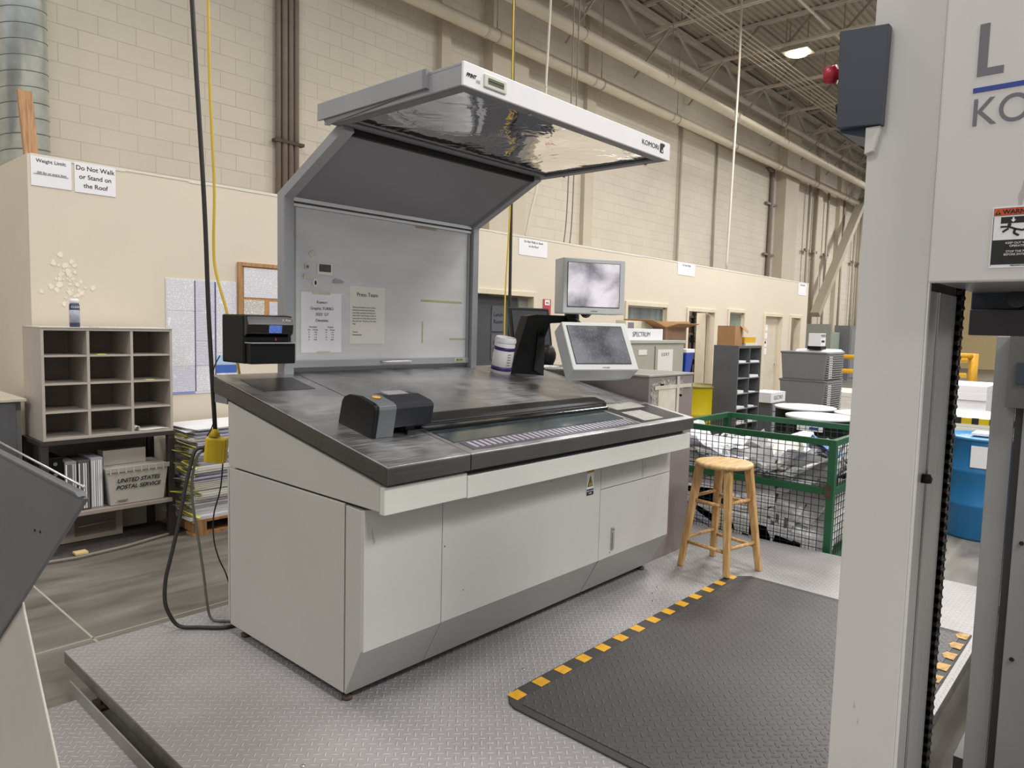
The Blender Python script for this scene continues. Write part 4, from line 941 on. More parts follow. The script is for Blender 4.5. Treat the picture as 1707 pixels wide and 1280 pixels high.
# ------------------------------------------------------------ things behind the monitors
t = thing('dark_monitor', 'dark flat monitor seen from behind, left of the touch monitors', 'monitor', (4.55, 3.85, 1.35), math.radians(-10))
g = G(); g.add([(-0.22, 0, 0.14), (0.22, 0, 0.14), (0.22, 0.07, 0.50), (-0.22, 0.07, 0.50), (-0.20, 0.05, 0.14), (0.20, 0.05, 0.14), (0.20, 0.12, 0.50), (-0.20, 0.12, 0.50)], [(0, 1, 2, 3), (4, 7, 6, 5), (0, 4, 5, 1), (1, 5, 6, 2), (2, 6, 7, 3), (3, 7, 4, 0)]); g.build('housing', BLACK, t, bev=0.006, local=True)
g = G(); g.add([(-0.19, -0.003, 0.17), (0.19, -0.003, 0.17), (0.19, 0.061, 0.475), (-0.19, 0.061, 0.475), (-0.19, 0.004, 0.17), (0.19, 0.004, 0.17), (0.19, 0.068, 0.475), (-0.19, 0.068, 0.475)], [(0, 1, 2, 3), (4, 7, 6, 5), (0, 4, 5, 1), (1, 5, 6, 2), (2, 6, 7, 3), (3, 7, 4, 0)]); g.build('screen', M('off_screen', '#303236', 0.25), t, local=True)
g = G(); g.box(-0.05, 0.04, 0.0, 0.05, 0.08, 0.2); g.box(-0.13, -0.05, 0, 0.13, 0.13, 0.015); g.build('stand', BLACK, t, local=True)
t = thing('side_desk', 'dark computer desk behind the console', 'desk', (4.6, 3.95, 0))
box(4.05, 3.55, 1.31, 5.2, 4.3, 1.35).build('desk_top', CABG, t, bev=0.004)
for x, y in ((4.1, 3.6), (5.15, 3.6), (4.1, 4.25), (5.15, 4.25)): box(x - .025, y - .025, 0, x + .025, y + .025, 1.31).build('leg', CABG, t)
t = thing('keyboard', 'black keyboard with white keys behind the monitor arm', 'keyboard', (4.38, 3.68, 1.35))
box(4.15, 3.6, 1.35, 4.62, 3.76, 1.372).build('base', BLACK, t, bev=0.004)
for r_ in range(4):
    for c_ in range(13): box(4.17 + c_ * 0.034, 3.612 + r_ * 0.035, 1.372, 4.197 + c_ * 0.034, 3.64 + r_ * 0.035, 1.381).build('key', PAPER if c_ % 3 else SILVER, t)
t = thing('desk_speaker', 'black round desk speaker behind the lower touch monitor', 'speaker', (4.75, 3.8, 1.35))
g = G(); g.lathe([(0.04, 0), (0.05, 0.03), (0.07, 0.08), (0.072, 0.12), (0.055, 0.17), (0.03, 0.195), (0, 0.2)], (4.68, 3.80, 1.35), 28); g.build('body', BLACK, t)
tag(box(4.72, 4.1, 1.35, 4.84, 4.16, 1.66).build('green_box', M('green_carton', '#9fc48a', 0.5)), 'pale green carton on the desk behind the monitor arm', 'carton')

# ------------------------------------------------------------ putty cabinets with stuff on top
def cab(name, label, x0, y0, x1, y1, h, mat, sp=0.5):
    t = thing(name, label, 'cabinet', ((x0 + x1) / 2, (y0 + y1) / 2, 0)); box(x0, y0, 0.0, x1, y1, h).build('body', mat, t, bev=0.004)
    return t
t = cab('office_cabinet', 'putty coloured two door cabinet behind the taupe cabinet', 5.55, 3.66, 6.75, 4.1, 1.56, CABL)
box(5.54, 3.64, 1.56, 6.76, 4.12, 1.59).build('top', CABL, t, bev=0.003)
for a, b_ in ((5.58, 6.14), (6.17, 6.72)): box(a, 3.645, 0.08, b_, 3.66, 1.53).build('door', M('putty_door', '#a5a294', 0.45, var=0.03), t, bev=0.002)
box(6.205, 3.641, 1.28, 6.50, 3.6448, 1.5).build('notice', PAPERW, t)
text('S O R T', 0.045, INK, t, (6.35, 3.640, 1.435), (1, 0, 0), (0, 0, 1), align='CENTER')
box(5.85, 3.641, 1.45, 6.0, 3.6448, 1.5).build('notice', PAPERW, t)
box(5.548, 3.68, 0.06, 5.551, 4.05, 1.5).build('side_panel', M('putty_side', '#b5b3a9', 0.45), t)
t = thing('long_white_carton', 'long white carton lettered SPECTRUM on the putty cabinet', 'carton', (6.0, 3.8, 1.59))
box(5.3, 3.68, 1.59, 6.35, 3.95, 1.70).build('body', PAPER, t, bev=0.003); text('SPECTRUM', 0.065, GREYINK, t, (5.95, 3.678, 1.625), (1, 0, 0), (0, 0, 1), align='CENTER')
t = thing('small_cream_carton', 'small cream carton behind the long white carton', 'carton', (6.3, 4.02, 1.59)); box(6.1, 3.96, 1.59, 6.66, 4.08, 1.78).build('body', M('cream_carton', '#c9c3ad', 0.7), t)
box(6.14, 3.958, 1.70, 6.25, 3.96, 1.76).build('label', GREYINK, t)
# open brown carton on a stand
t = thing('open_carton', 'open brown carton with raised flaps behind the blue bin', 'carton', (7.2, 3.95, 1.42))
g = G(); x0, y0, x1, y1 = 6.62, 3.80, 7.05, 4.2
g.box(x0, y0, 1.42, x1, y0 + .012, 1.72); g.box(x0, y1, 1.42, x1, y1 + .012, 1.72); g.box(x0, y0 + .012, 1.42, x0 + .012, y1, 1.72); g.box(x1 - .012, y0 + .012, 1.42, x1, y1, 1.72); g.box(x0, y0, 1.41, x1, y1 + .012, 1.42)
g.build('body', CARDD, t)
for pts in ([(x0, y0, 1.72), (x1, y0, 1.72), (x1 + .06, y0 - .12, 1.76), (x0 + .05, y0 - .12, 1.76)], [(x0, y0, 1.72), (x0, y1, 1.72), (x0 - .22, y1 - .02, 1.79), (x0 - .22, y0 + .03, 1.79)], [(x1, y0, 1.72), (x1, y1, 1.72), (x1 + .08, y1, 1.78), (x1 + .08, y0, 1.78)]):
    G().add(pts + [(p[0], p[1], p[2] + .008) for p in pts], [(0, 1, 2, 3), (4, 7, 6, 5), (0, 4, 5, 1), (1, 5, 6, 2), (2, 6, 7, 3), (3, 7, 4, 0)]).build('flap', CARD, t)
t = cab('low_cabinet', 'pale cabinet under the open brown carton', 6.78, 3.80, 7.07, 4.25, 1.405, CABL)
t = thing('blue_bin', 'bright blue plastic bin with a white rim beside the putty cabinets', 'bin', (6.95, 3.5, 1.2))
g = G(); g.add([(6.79, 3.66, 1.12), (6.88, 3.66, 1.12), (6.88, 3.78, 1.12), (6.79, 3.78, 1.12), (6.76, 3.63, 1.46), (6.93, 3.63, 1.46), (6.93, 3.79, 1.46), (6.76, 3.79, 1.46)], [(0, 3, 2, 1), (4, 5, 6, 7), (0, 1, 5, 4), (1, 2, 6, 5), (2, 3, 7, 6), (3, 0, 4, 7)]); g.build('body', BLUEB, t, bev=0.01)
box(6.755, 3.625, 1.46, 6.935, 3.795, 1.50).build('rim', PAPER, t, bev=0.006)
t = cab('bin_stand', 'plain grey stand carrying the blue bin', 6.78, 3.64, 6.9, 3.785, 1.115, CABG)
t = thing('yellow_drum', 'yellow steel drum beyond the taupe cabinet', 'drum', (8.05, 4.17, 0))
def drum(t, x, y, body, lid, h=0.88, r=0.29, lidname='lid'):
    prof = [(r * .97, 0), (r, 0.02), (r, h * .32), (r * 1.025, h * .335), (r, h * .35), (r, h * .65), (r * 1.025, h * .665), (r, h * .68), (r, h - .03), (r * 1.02, h - .02)]
    G().lathe(prof, (x, y, 0), 40).build('body', body, t)
    G().lathe([(r * 1.035, h - .02), (r * 1.04, h), (r * .99, h + .004), (r * .97, h - .008), (0, h - .006)], (x, y, 0), 40).build(lidname, lid, t)
drum(t, 8.05, 4.17, YELD, M('yellow_lid', '#8e8440', 0.5), 1.03, 0.29)
# grey pigeonhole cabinet with a carton
x0, y0, x1, y1, h = 7.945, 3.60, 8.60, 3.91, 1.53
t = thing('pigeonhole_cabinet', 'dark grey steel pigeonhole cabinet full of paper scraps', 'cabinet', (8.3, 3.7, 0))
g = G(); g.box(x0, y0, 0, x0 + .02, y1, h); g.box(x1 - .02, y0, 0, x1, y1, h); g.box(x0 + .02, y1 - .02, 0, x1 - .02, y1, h); g.box(x0 + .02, y0, h - .03, x1 - .02, y1 - .02, h); g.box(x0 + .02, y0, 0, x1 - .02, y1 - .02, .05)
g.build('body', CABG, t, bev=0.002)
box(x0 + .32, y0 + .003, .05, x0 + .335, y1 - .02, h - .03).build('divider', CABG, t)
for i in range(1, 8):
    z = .05 + i * (h - .08) / 8; box(x0 + .02, y0 + .004, z, x1 - .02, y1 - .02, z + .012).build('shelf', M('shelf_lip', '#8d8e90', 0.5), t)
random.seed(21)
for i in range(3, 8):
    z = .062 + i * (h - .08) / 8
    for xx in (x0 + .03, x0 + .35):
        if random.random() < .85:
            o = box(xx, y0 + .0, z, xx + random.uniform(.15, .25), y0 + .25, z + random.uniform(.008, .04)).build('paper_stack', PAPER); tag(o, 'small stack of white paper lying in a slot of the dark grey pigeonhole cabinet', 'paper', 'papers in the pigeonhole cabinet')
t = thing('tan_carton', 'tall tan carton with a loose flap on the pigeonhole cabinet', 'carton', (8.15, 3.68, h)); box(7.96, 3.66, h, 8.16, 3.88, h + .23).build('body', CARD, t)
G().add([(8.08, 3.655, h + .23), (8.16, 3.655, h + .23), (8.24, 3.62, h + .17), (8.14, 3.58, h + .14)] + [(8.08, 3.655, h + .236), (8.16, 3.655, h + .236), (8.24, 3.62, h + .176), (8.14, 3.58, h + .146)], [(0, 1, 2, 3), (4, 7, 6, 5), (0, 4, 5, 1), (1, 5, 6, 2), (2, 6, 7, 3), (3, 7, 4, 0)]).build('flap', CARD, t)
tag(box(8.20, 3.65, h + .03, 8.52, 3.88, h + .10).build('yellow_folder_stack', M('yellow_folder', '#d8a82a', 0.5)), 'stack of yellow folders beside the tan carton', 'folders')
tag(box(8.22, 3.64, h, 8.56, 3.88, h + .03).build('paper_stack', PAPERW), 'white papers under the yellow folders', 'paper')
# small drawer unit with carton
t = thing('drawer_unit', 'small grey parts drawer unit beside the pigeonhole cabinet', 'drawers', (9.35, 3.75, 0))
box(9.15, 3.66, 0, 9.62, 3.95, .78).build('body', CABG, t)
for i in range(7): box(9.17, 3.645, .04 + i * .105, 9.6, 3.66, .13 + i * .105).build('drawer', M('drawer_front_grey', '#8c8e91', 0.45), t, bev=0.003)
t = thing('white_carton', 'white lettered carton on the parts drawer unit', 'carton', (9.35, 3.78, .78)); box(9.12, 3.66, .78, 9.6, 3.95, .91).build('body', PAPER, t); text('ELECTRO', 0.07, GREYINK, t, (9.36, 3.658, .82), (1, 0, 0), (0, 0, 1), align='CENTER')
# stack of grey pallets / trays, three tiers
x0, y0, x1, y1 = 11.21, 3.69, 12.05, 4.38
z = 0.0
for q, zz in enumerate((0.47, 0.98, 1.41)):
    t = thing('tray_stack', 'block of stacked grey plastic trays, %s of three' % ('lowest', 'middle', 'topmost')[q], 'trays', ((x0 + x1) / 2, (y0 + y1) / 2, z), group='grey tray blocks')
    G().add([(x0 + .03, y0 + .03, z), (x1 - .03, y0 + .03, z), (x1 - .03, y1 - .03, z), (x0 + .03, y1 - .03, z), (x0, y0, zz - .02), (x1, y0, zz - .02), (x1, y1, zz - .02), (x0, y1, zz - .02)], [(0, 3, 2, 1), (4, 5, 6, 7), (0, 1, 5, 4), (1, 2, 6, 5), (2, 3, 7, 6), (3, 0, 4, 7)]).build('side_walls', M('tray_grey', '#77787a', 0.45, var=0.03), t, bev=0.01)
    g = G(); k_ = int((zz - z) / 0.035)
    for i in range(k_): g.box(x0 + .06, y0 - .012, z + .015 + i * .035, x1 - .05, y0 + .03, z + .032 + i * .035)
    g.build('tray_rims', M('tray_rim', '#8f9092', 0.4), t, bev=0.003)
    g = G()
    for i in range(k_ - 2):
        for xx in (x0 + .12, x0 + .2): g.box(xx, y0 - .02, z + .03 + i * .035, xx + .04, y0 - .01, z + .048 + i * .035)
    g.build('tray_tabs', PAPER, t)
    box(x0 - .01, y0 - .01, zz - .03, x1 + .01, y1 + .01, zz).build('tier_lid', M('tray_lid', '#6c6d70', 0.45), t, bev=0.01)
    z = zz
for i in range(5):
    tag(box(x0 + .05 + .02 * i, y0 + .0 + i * .01, 1.41 + i * .008, x1 - .05 * random.random(), y1 - .2, 1.418 + i * .008).build('paper_sheet', PAPER), 'loose white sheet on the grey tray blocks', 'paper', 'loose sheets on the grey trays')
t = thing('print_carton', 'small white carton with black print on a dark holder upon the trays', 'carton', (11.2, 3.85, 1.45)); box(11.25, 3.80, 1.45, 11.47, 3.98, 1.70).build('body', PAPER, t); box(11.24, 3.79, 1.45, 11.48, 3.99, 1.5).build('holder', BLACK, t)
text('MIXERS', 0.06, INK, t, (11.36, 3.797, 1.64), (1, 0, 0), (0, 0, 1), align='CENTER'); box(11.29, 3.797, 1.56, 11.42, 3.799, 1.59).build('mark', INK, t)
# drums with white lids
for x, y, lb in ((8.10, 2.86, 'black drum with a white lid, left and furthest back of three'), (7.33, 2.44, 'black drum with a white lid, nearest to the green cage'), (8.0, 2.18, 'black drum with a white lid, rightmost of three, half hidden')):
    t = thing('black_drum', lb, 'drum', (x, y, 0), group='black drums with white lids'); drum(t, x, y, BLACK, PAPER, .88, .31)
    if y == 2.44:
        box(x - .33, y - .14, .76, x - .315, y + .1, .84).build('label', PAPER, t); box(x - .336, y - .1, .775, x - .331, y - .02, .80).build('label_print', BLUEINK, t)
# electrical cabinets on the far wall
t = thing('electrical_cabinet', 'grey green electrical cabinet with its door open on the far wall', 'cabinet', (25, 8.7, 0.7))
box(24.3, 8.55, .7, 26.3, 8.85, 2.0).build('body', M('cab_green', '#8f968c', 0.5), t); box(25.2, 8.5, .75, 26.2, 8.551, 1.95).build('open_bay', M('bay_dark', '#5b5650', 0.6), t); box(24.3, 7.9, .7, 24.34, 8.55, 2.0).build('door', MC['cab_green'], t)
t = thing('electrical_cabinet', 'wide dark grey electrical cabinet further along the far wall', 'cabinet', (29, 8.7, 0)); box(27.6, 8.3, 0.0, 31.4, 8.85, 2.0).build('body', M('switch_grey', '#76787c', 0.5), t)
for i in range(2): box(27.7 + i * 1.85, 8.28, .1, 29.45 + i * 1.85, 8.3, 1.9).build('door', M('switch_door', '#7f8185', 0.45), t)
t = thing('electrical_cabinet', 'small grey box between the two larger electrical cabinets', 'cabinet', (26.9, 8.7, 0.8)); box(26.5, 8.6, .8, 27.4, 8.85, 1.75).build('body', MC['cab_green'], t)
# yellow guard rail, left gap
def rail(label, a, b_, zs, posts, h=1.15, r=.045):
    t = thing('guard_rail', label, 'guard rail', ((a[0] + b_[0]) / 2, (a[1] + b_[1]) / 2, 0))
    for z in zs: G().tube([(a[0], a[1], z), (b_[0], b_[1], z)], r, 10).build('rail', YEL, t)
    for f_ in posts:
        x = a[0] + (b_[0] - a[0]) * f_; y = a[1] + (b_[1] - a[1]) * f_; G().tube([(x, y, 0), (x, y, h)], r * 1.3, 12).build('post', YEL, t)
rail('yellow guard rail beyond the grey trays', (14.6, 4.7), (15.6, 2.6), (1.26, 0.98), (0.9,))
rail('yellow guard rail and bollard in front of the tan far wall', (18.4, 3.35), (18.75, 3.0), (1.27,), (1.0,), 1.33, .07)
# pallets of wrapped paper seen through the gaps
def pallet(x, y, n, label, wx=.9, wy=.7, h0=.12, mat=PAPER, seed=1):
    random.seed(seed)
    p = thing('wood_pallet', 'pallet under ' + label, 'pallet', (x, y, 0))
    for i in range(3): box(x - wx / 2, y - wy / 2 + i * (wy - .08) / 2, 0, x + wx / 2, y - wy / 2 + i * (wy - .08) / 2 + .08, .09).build('runner', WOODP, p)
    for i in range(6): box(x - wx / 2 + i * (wx - .1) / 5, y - wy / 2, .09, x - wx / 2 + i * (wx - .1) / 5 + .1, y + wy / 2, .11).build('slat', WOODP, p)
    z = .11
    for i in range(n):
        h_ = random.uniform(.08, .16); dx = random.uniform(-.02, .02)
        tag(box(x - wx / 2 + .03 + dx, y - wy / 2 + .03, z, x + wx / 2 - .03 + dx, y + wy / 2 - .03, z + h_).build('paper_bundle', mat, bev=0.006), 'one of the ' + label + ', ' + ords[i] + ' from the floor', 'paper bundle', label); z += h_
pallet(15.9, 2.75, 6, 'wrapped paper bundles far off between the press posts', 1.6, 1.2, mat=PAPER, seed=4)
pallet(11.9, 1.95, 4, 'white paper bundles beyond the barrier tape', 1.5, .9, mat=PAPERW, seed=5)
pallet(9.9, 1.55, 6, 'paper bundles just behind the blue drum', 1.0, .8, mat=PAPERW, seed=6)
pallet(14.3, 4.2, 5, 'paper bundles beside the yellow guard rail', 1.2, .9, mat=PAPERW, seed=7)
t = thing('barrier_tape', 'yellow and black striped barrier bar above the blue drum', 'barrier', (8.6, 1.35, 0))
G().bar((8.5, 2.2, .84), (8.7, .3, .84), .03, .06).build('bar', YELB, t)
for i in range(12):
    y = 2.1 - i * .15; G().bar((8.5 + (2.2 - y) * .105, y, .84), (8.5 + (2.2 - y) * .105 + .006, y - .06, .84), .034, .064).build('stripe', INK, t)
for x, y in ((8.5, 2.2), (8.7, .3)): G().tube([(x, y, 0), (x, y, .88)], .03, 10).build('post', YELB, t)
t = thing('blue_drum', 'blue plastic drum standing on the floor between the press posts', 'drum', (7.25, 1.02, 0)); drum(t, 7.25, 1.02, BLUED, M('blue_lid', '#3f86b8', 0.35), .86, .3)
G().box(6.942, .93, .62, 6.955, 1.08, .80).build('label', PAPER, t)
tag(box(7.15, .9, .865, 7.4, 1.12, .885).build('paper_stack', PAPER), 'white paper lying on the blue drum lid', 'paper')

# ------------------------------------------------------------ wooden stool
t = thing('wooden_stool', 'round wooden stool standing at the corner of the rubber mat', 'stool', (4.19, 1.95, P))
sx, sy, st = 4.19, 1.955, 0.888
G().lathe([(0.0, 0), (0.148, 0.0), (0.172, 0.008), (0.178, 0.018), (0.172, 0.03), (0.155, 0.034), (0, 0.031)], (sx, sy, st - 0.034), 48).build('seat', WOODS, t)
feet = [(3.912, 1.765), (3.945, 2.08), (4.195, 1.71), (4.265, 2.04)]
feet = [(4.022, 1.828), (4.05, 2.15), (4.32, 1.753), (4.38, 2.093)]
tops = [(sx + (f[0] - sx) * .62, sy + (f[1] - sy) * .62, st - .034) for f in feet]
def lp(i, z):
    f_ = (z - P - 0.0) / (st - .034 - P); a = feet[i]; b_ = tops[i]; return Vector((a[0] + (b_[0] - a[0]) * f_, a[1] + (b_[1] - a[1]) * f_, z))
for i in range(4):
    zb = P if i else P + 0.0105
    d = (lp(i, st - .034) - lp(i, zb)).normalized()
    g = G(); a, b_ = lp(i, zb), lp(i, st - .03); w2 = 0.019
    q = lambda c, s_: [(c.x - s_, c.y - s_, c.z), (c.x + s_, c.y - s_, c.z), (c.x + s_, c.y + s_, c.z), (c.x - s_, c.y + s_, c.z)]
    g.add(q(a, .018) + q(b_, .024), [(0, 3, 2, 1), (4, 5, 6, 7), (0, 1, 5, 4), (1, 2, 6, 5), (2, 3, 7, 6), (3, 0, 4, 7)]); g.build('leg', WOODL, t, bev=0.007)
for a, b_, zs in ((0, 1, (.36, .63)), (0, 2, (.38, .65)), (2, 3, (.36, .63)), (1, 3, (.39, .66))):
    for z in zs: G().tube([lp(a, z), lp(b_, z + .006)], .011, 10).build('rung', WOODL, t)

# ------------------------------------------------------------ green wire cage full of waste paper
CX0, CX1, CY0, CY1, CT = 5.08, 6.09, 1.57, 2.84, 0.973
t = thing('wire_cage', 'green steel stillage with wire mesh sides full of waste paper', 'cage', (5.5, 2.15, 0))
for x, y in ((CX0, CY0), (CX0, CY1), (CX1, CY0), (CX1, CY1)):
    sx_ = 1 if x == CX0 else -1; sy_ = 1 if y == CY0 else -1
    G().box(x, y, 0, x + .05 * sx_, y + .05 * sy_, CT).build('post', GREEN, t, bev=0.003)
for z, h_ in ((CT - .045, .045), (.585, .05), (.08, .05)):
    g = G()
    g.box(CX0 + .005, CY0 + .05, z, CX0 + .04, CY1 - .05, z + h_); g.box(CX1 - .04, CY0 + .05, z, CX1 - .005, CY1 - .05, z + h_)
    if z != .60: pass
    g.box(CX0 + .05, CY0 + .005, z, CX1 - .05, CY0 + .04, z + h_); g.box(CX0 + .05, CY1 - .04, z, CX1 - .05, CY1 - .005, z + h_)
    g.build('rail', GREEN, t, bev=0.003)
G().box(CX0 + .02, CY0 + .05, .665, CX0 + .035, CY1 - .05, .672).build('gate_bar', WIRE, t)
G().box(CX0 - .004, CY0 + .02, .57, CX0, CY0 + .06, .66).build('gate_latch', RUST, t)
def wires(fix, fv, a0, a1, name='wire_mesh'):
    g = G(); r = .0021; p = a0
    def bx(u0, z0, u1, z1, off=0):
        if fix == 'x': g.box(fv - r + off, u0, z0, fv + r + off, u1, z1)
        else: g.box(u0, fv - r + off, z0, u1, fv + r + off, z1)
    n_ = int((a1 - a0) / .05)
    for i in range(n_ + 1): u = a0 + i * (a1 - a0) / n_; bx(u - r, .13, u + r, CT - .045)
    for i in range(17): z = .15 + i * .05; bx(a0, z - r, a1, z + r, 2 * r)
    g.build(name, WIRE, t)
wires('x', CX0 + .022, CY0 + .05, CY1 - .05); wires('x', CX1 - .022, CY0 + .05, CY1 - .05); wires('y', CY0 + .022, CX0 + .05, CX1 - .05); wires('y', CY1 - .022, CX0 + .05, CX1 - .05)
G().box(CX0 + .11, CY0 + .08, .111, CX1 - .10, CY1 - .10, .60).build('waste_core', PAPERW, t, bev=.08)
box(CX0 + .05, CY0 + .05, .09, CX1 - .05, CY1 - .05, .11).build('floor_plate', GREEN, t)
# crumpled waste sheets
random.seed(42)
def crumple(cx, cy, cz, s_, mat, yaw, tx, ty, name='waste_sheet', label='crumpled waste sheet in the green wire cage', group='waste sheets in the wire cage', amp=.22, n=7):
    Mx = Matrix.Translation((cx, cy, cz)) @ Matrix.Rotation(yaw, 4, 'Z') @ Matrix.Rotation(tx, 4, 'X') @ Matrix.Rotation(ty, 4, 'Y')
    vs_ = []; ph = [random.uniform(0, 6) for _ in range(6)]
    for j in range(n + 1):
        for i in range(n + 1):
            u = i / n - .5; v = j / n - .5
            z = amp * s_ * (math.sin(4.2 * u + ph[0]) * math.cos(3.5 * v + ph[1]) * .5 + .25 * abs(math.sin(7 * (u + v) + ph[2])) + .15 * math.sin(13 * u - 8 * v + ph[3])) + random.uniform(-.012, .012) * s_
            p = Mx @ Vector((u * s_ * 1.25, v * s_, z))
            vs_.append((min(max(p.x, CX0 + .045), CX1 - .045), min(max(p.y, CY0 + .045), CY1 - .045), max(p.z, .115)))
    fs_ = [(j * (n + 1) + i, j * (n + 1) + i + 1, (j + 1) * (n + 1) + i + 1, (j + 1) * (n + 1) + i) for j in range(n) for i in range(n)]
    o = G().add(vs_, fs_, False).build(name, mat)
    sd = o.modifiers.new('thickness', 'SOLIDIFY'); sd.thickness = .0015
    tag(o, label, 'paper', group)
WM = [PAPER, PAPER, PAPER, PAPERW, PRINTS, M('lilac_paper', '#c9c8dc', 0.6), PRINTS, M('grey_backs', '#b9babd', 0.5)]
cells = []
LN = ('lower', 'upper'); CN = {PAPER: 'white', PAPERW: 'cream', PRINTS: 'printed', MC['lilac_paper']: 'lilac', MC['grey_backs']: 'grey'}
for lay in range(2):
    z = .64 + lay * .07
    for iy in range(4):
        for ix in range(3):
            mm = random.choice(WM)
            crumple(CX0 + .2 + ix * .3 + random.uniform(-.05, .05), CY0 + .2 + iy * .29 + random.uniform(-.06, .06), z + random.uniform(-.02, .03), random.uniform(.36, .52), mm, random.uniform(0, 6.3), random.uniform(-.35, .35), random.uniform(-.35, .35), amp=.2, label='%s waste sheet in the %s layer of the cage, %s row, %s from the right' % (CN[mm], LN[lay], ('front', 'middle', 'back')[ix], ords[iy]))
for lay in range(3):
    for iy in range(5):
        mm = (PAPER, PRINTS, PAPERW, PAPER, MC['lilac_paper'], PAPER, MC['grey_backs'])[(lay * 3 + iy * 2) % 7]
        crumple(CX0 + .085 + random.uniform(0, .03), CY0 + .18 + iy * .22 + random.uniform(-.04, .04), .17 + lay * .2 + random.uniform(-.03, .03), random.uniform(.34, .46), mm, random.uniform(-.25, .25), random.uniform(-.5, .5), -1.15 + random.uniform(-.2, .3), amp=.12, label='%s sheet pressed against the near cage mesh, %s row, %s from the right' % (CN[mm], ('bottom', 'middle', 'top')[lay], ords[iy]))
for iy in range(3):
    crumple(CX0 + .3 + iy * .25, CY0 + .1, .35 + .1 * (iy % 2), .42, (PAPER, PRINTS, PAPERW)[iy], 0, -1.2, random.uniform(-.4, .4), amp=.12, label='waste sheet pressed against the right side mesh of the cage, %s from the front' % ords[iy])
for q_, (cx, cy, cz, s_) in enumerate(((5.25, 1.95, .74, .34), (5.5, 2.3, .78, .30), (5.2, 2.62, .80, .30), (5.7, 1.85, .72, .4), (5.4, 2.05, .70, .45))):
    crumple(cx, cy, cz, s_, PAPER, random.uniform(0, 6), random.uniform(-.6, .6), random.uniform(-.6, .6), label='white crumpled peak on top of the cage heap, %s' % ('at the front right', 'in the centre', 'at the front left', 'at the back right', 'large, front centre')[q_], group='white sheets on top of the cage heap', amp=.4)
for cx, cy, cz, s_, mm, yw_, tx_, ty_, lb in ((5.36, 1.92, .50, .56, PRINTS, .25, .1, -.75, 'large printed sheet slumped against the lower mesh at the right end of the cage'),
        (5.32, 2.55, .60, .55, PAPER, -.2, .15, -.6, 'large clean white sheet leaning on the mesh at the left end of the cage'),
        (5.30, 2.15, .70, .5, PAPERW, .1, -.1, -.5, 'broad cream sheet just below the upper mesh rail of the cage'),
        (5.28, 1.8, .26, .42, PAPER, .3, .2, -.9, 'white sheet lying low against the mesh by the right cage post')):
    crumple(cx, cy, cz, s_, mm, yw_, tx_, ty_, label=lb, group=None, amp=.07, n=8)
crumple(5.75, 1.8, .78, .4, M('blue_waste', '#5d7fae', 0.6), .3, .5, .2, label='blue printed sheet in the right back corner of the wire cage', group=None)
# ------------------------------------------------------------ pigeonholes on a dark table at left
x0, x1, y0, y1, z0, z1 = 1.47, 2.34, 5.60, 6.02, 0.825, 1.605
t = thing('pigeonhole_unit', 'taupe twelve slot pigeonhole unit on the dark table', 'pigeonholes', ((x0 + x1) / 2, 5.8, z0))
g = G(); w_ = .018
g.box(x0, y0, z0, x0 + w_, y1, z1); g.box(x1 - w_, y0, z0, x1, y1, z1); g.box(x0 + w_, y0, z0, x1 - w_, y1, z0 + w_); g.box(x0 + w_, y0, z1 - w_, x1 - w_, y1, z1); g.build('case', CUBBY, t, bev=0.001)
box(x0 - .003, y0 - .006, z1, x1 + .01, y1, z1 + .006).build('top_board', M('pale_top', '#c9c4ba', 0.5), t)
box(x0 + w_, y1 - .01, z0 + w_, x1 - w_, y1, z1 - w_).build('back', CUBIN, t)
for i in (1, 2):
    x = x0 + (x1 - x0) * i / 3; box(x - w_ / 2, y0 + .003, z0 + w_, x + w_ / 2, y1 - .01, z1 - w_).build('divider', CUBBY, t)
for i in (1, 2, 3):
    z = z0 + (z1 - z0) * i / 4
    for c in range(3):
        a = x0 + (x1 - x0) * c / 3 + .0095; b_ = x0 + (x1 - x0) * (c + 1) / 3 - .0095
        if c == 0: a = x0 + w_
        if c == 2: b_ = x1 - w_
        box(a, y0 + .002, z - .005, b_, y1 - .01, z + .007).build('shelf', CUBBY, t)
g = G(); x = 2.06; pts = [(x1 - .02, z0 + .022), (x1 - .08, z0 + .026), (2.15, z0 + .022)] + [(2.085 + .018 * math.cos(a), z0 + .04 + .018 * math.sin(a)) for a in (-1.2, -.2, .8, 1.8, 2.8, 3.6)]
vs_ = []
for p in pts: vs_ += [(p[0], 5.605, p[1]), (p[0], 5.85, p[1])]
fs_ = [(2 * i, 2 * i + 2, 2 * i + 3, 2 * i + 1) for i in range(len(pts) - 1)]
o = G().add(vs_, fs_, True).build('curled_paper', PAPERW); md = o.modifiers.new('thickness', 'SOLIDIFY'); md.thickness = .0015
tag(o, 'sheet with a curled edge in the lower right pigeonhole', 'paper')
for x, z in ((1.82, z0 + .585 + .006), (2.15, z0 + .39 + .006)): tag(box(x, 5.605, z + .002, x + .06, 5.66, z + .006).build('paper_scrap', YPAPER), 'small paper scrap in the %s pigeonhole column' % ('middle' if x < 2 else 'right'), 'paper')
t = thing('spray_can', 'navy and grey spray can on top of the pigeonhole unit', 'can', (1.715, 5.72, z1 + .006))
G().lathe([(.031, 0), (.033, .006), (.033, .155), (.028, .165), (.015, .168)], (1.715, 5.72, z1 + .006), 28).build('body', M('navy_label', '#34375c', 0.35, var=0.1), t)
G().lathe([(.0335, .03), (.0335, .12)], (1.715, 5.72, z1 + .006), 28).build('grey_label', M('grey_label', '#9a9daf', 0.35, var=0.2, scale=30), t)
G().lathe([(.029, .166), (.029, .195), (.02, .2), (0, .2)], (1.715, 5.72, z1 + .006), 24).build('cap', WHITEM, t)
text('CLEAN', .02, PAPER, t, (1.715, 5.6855, z1 + .14), (1, 0, 0), (0, 0, 1), align='CENTER')
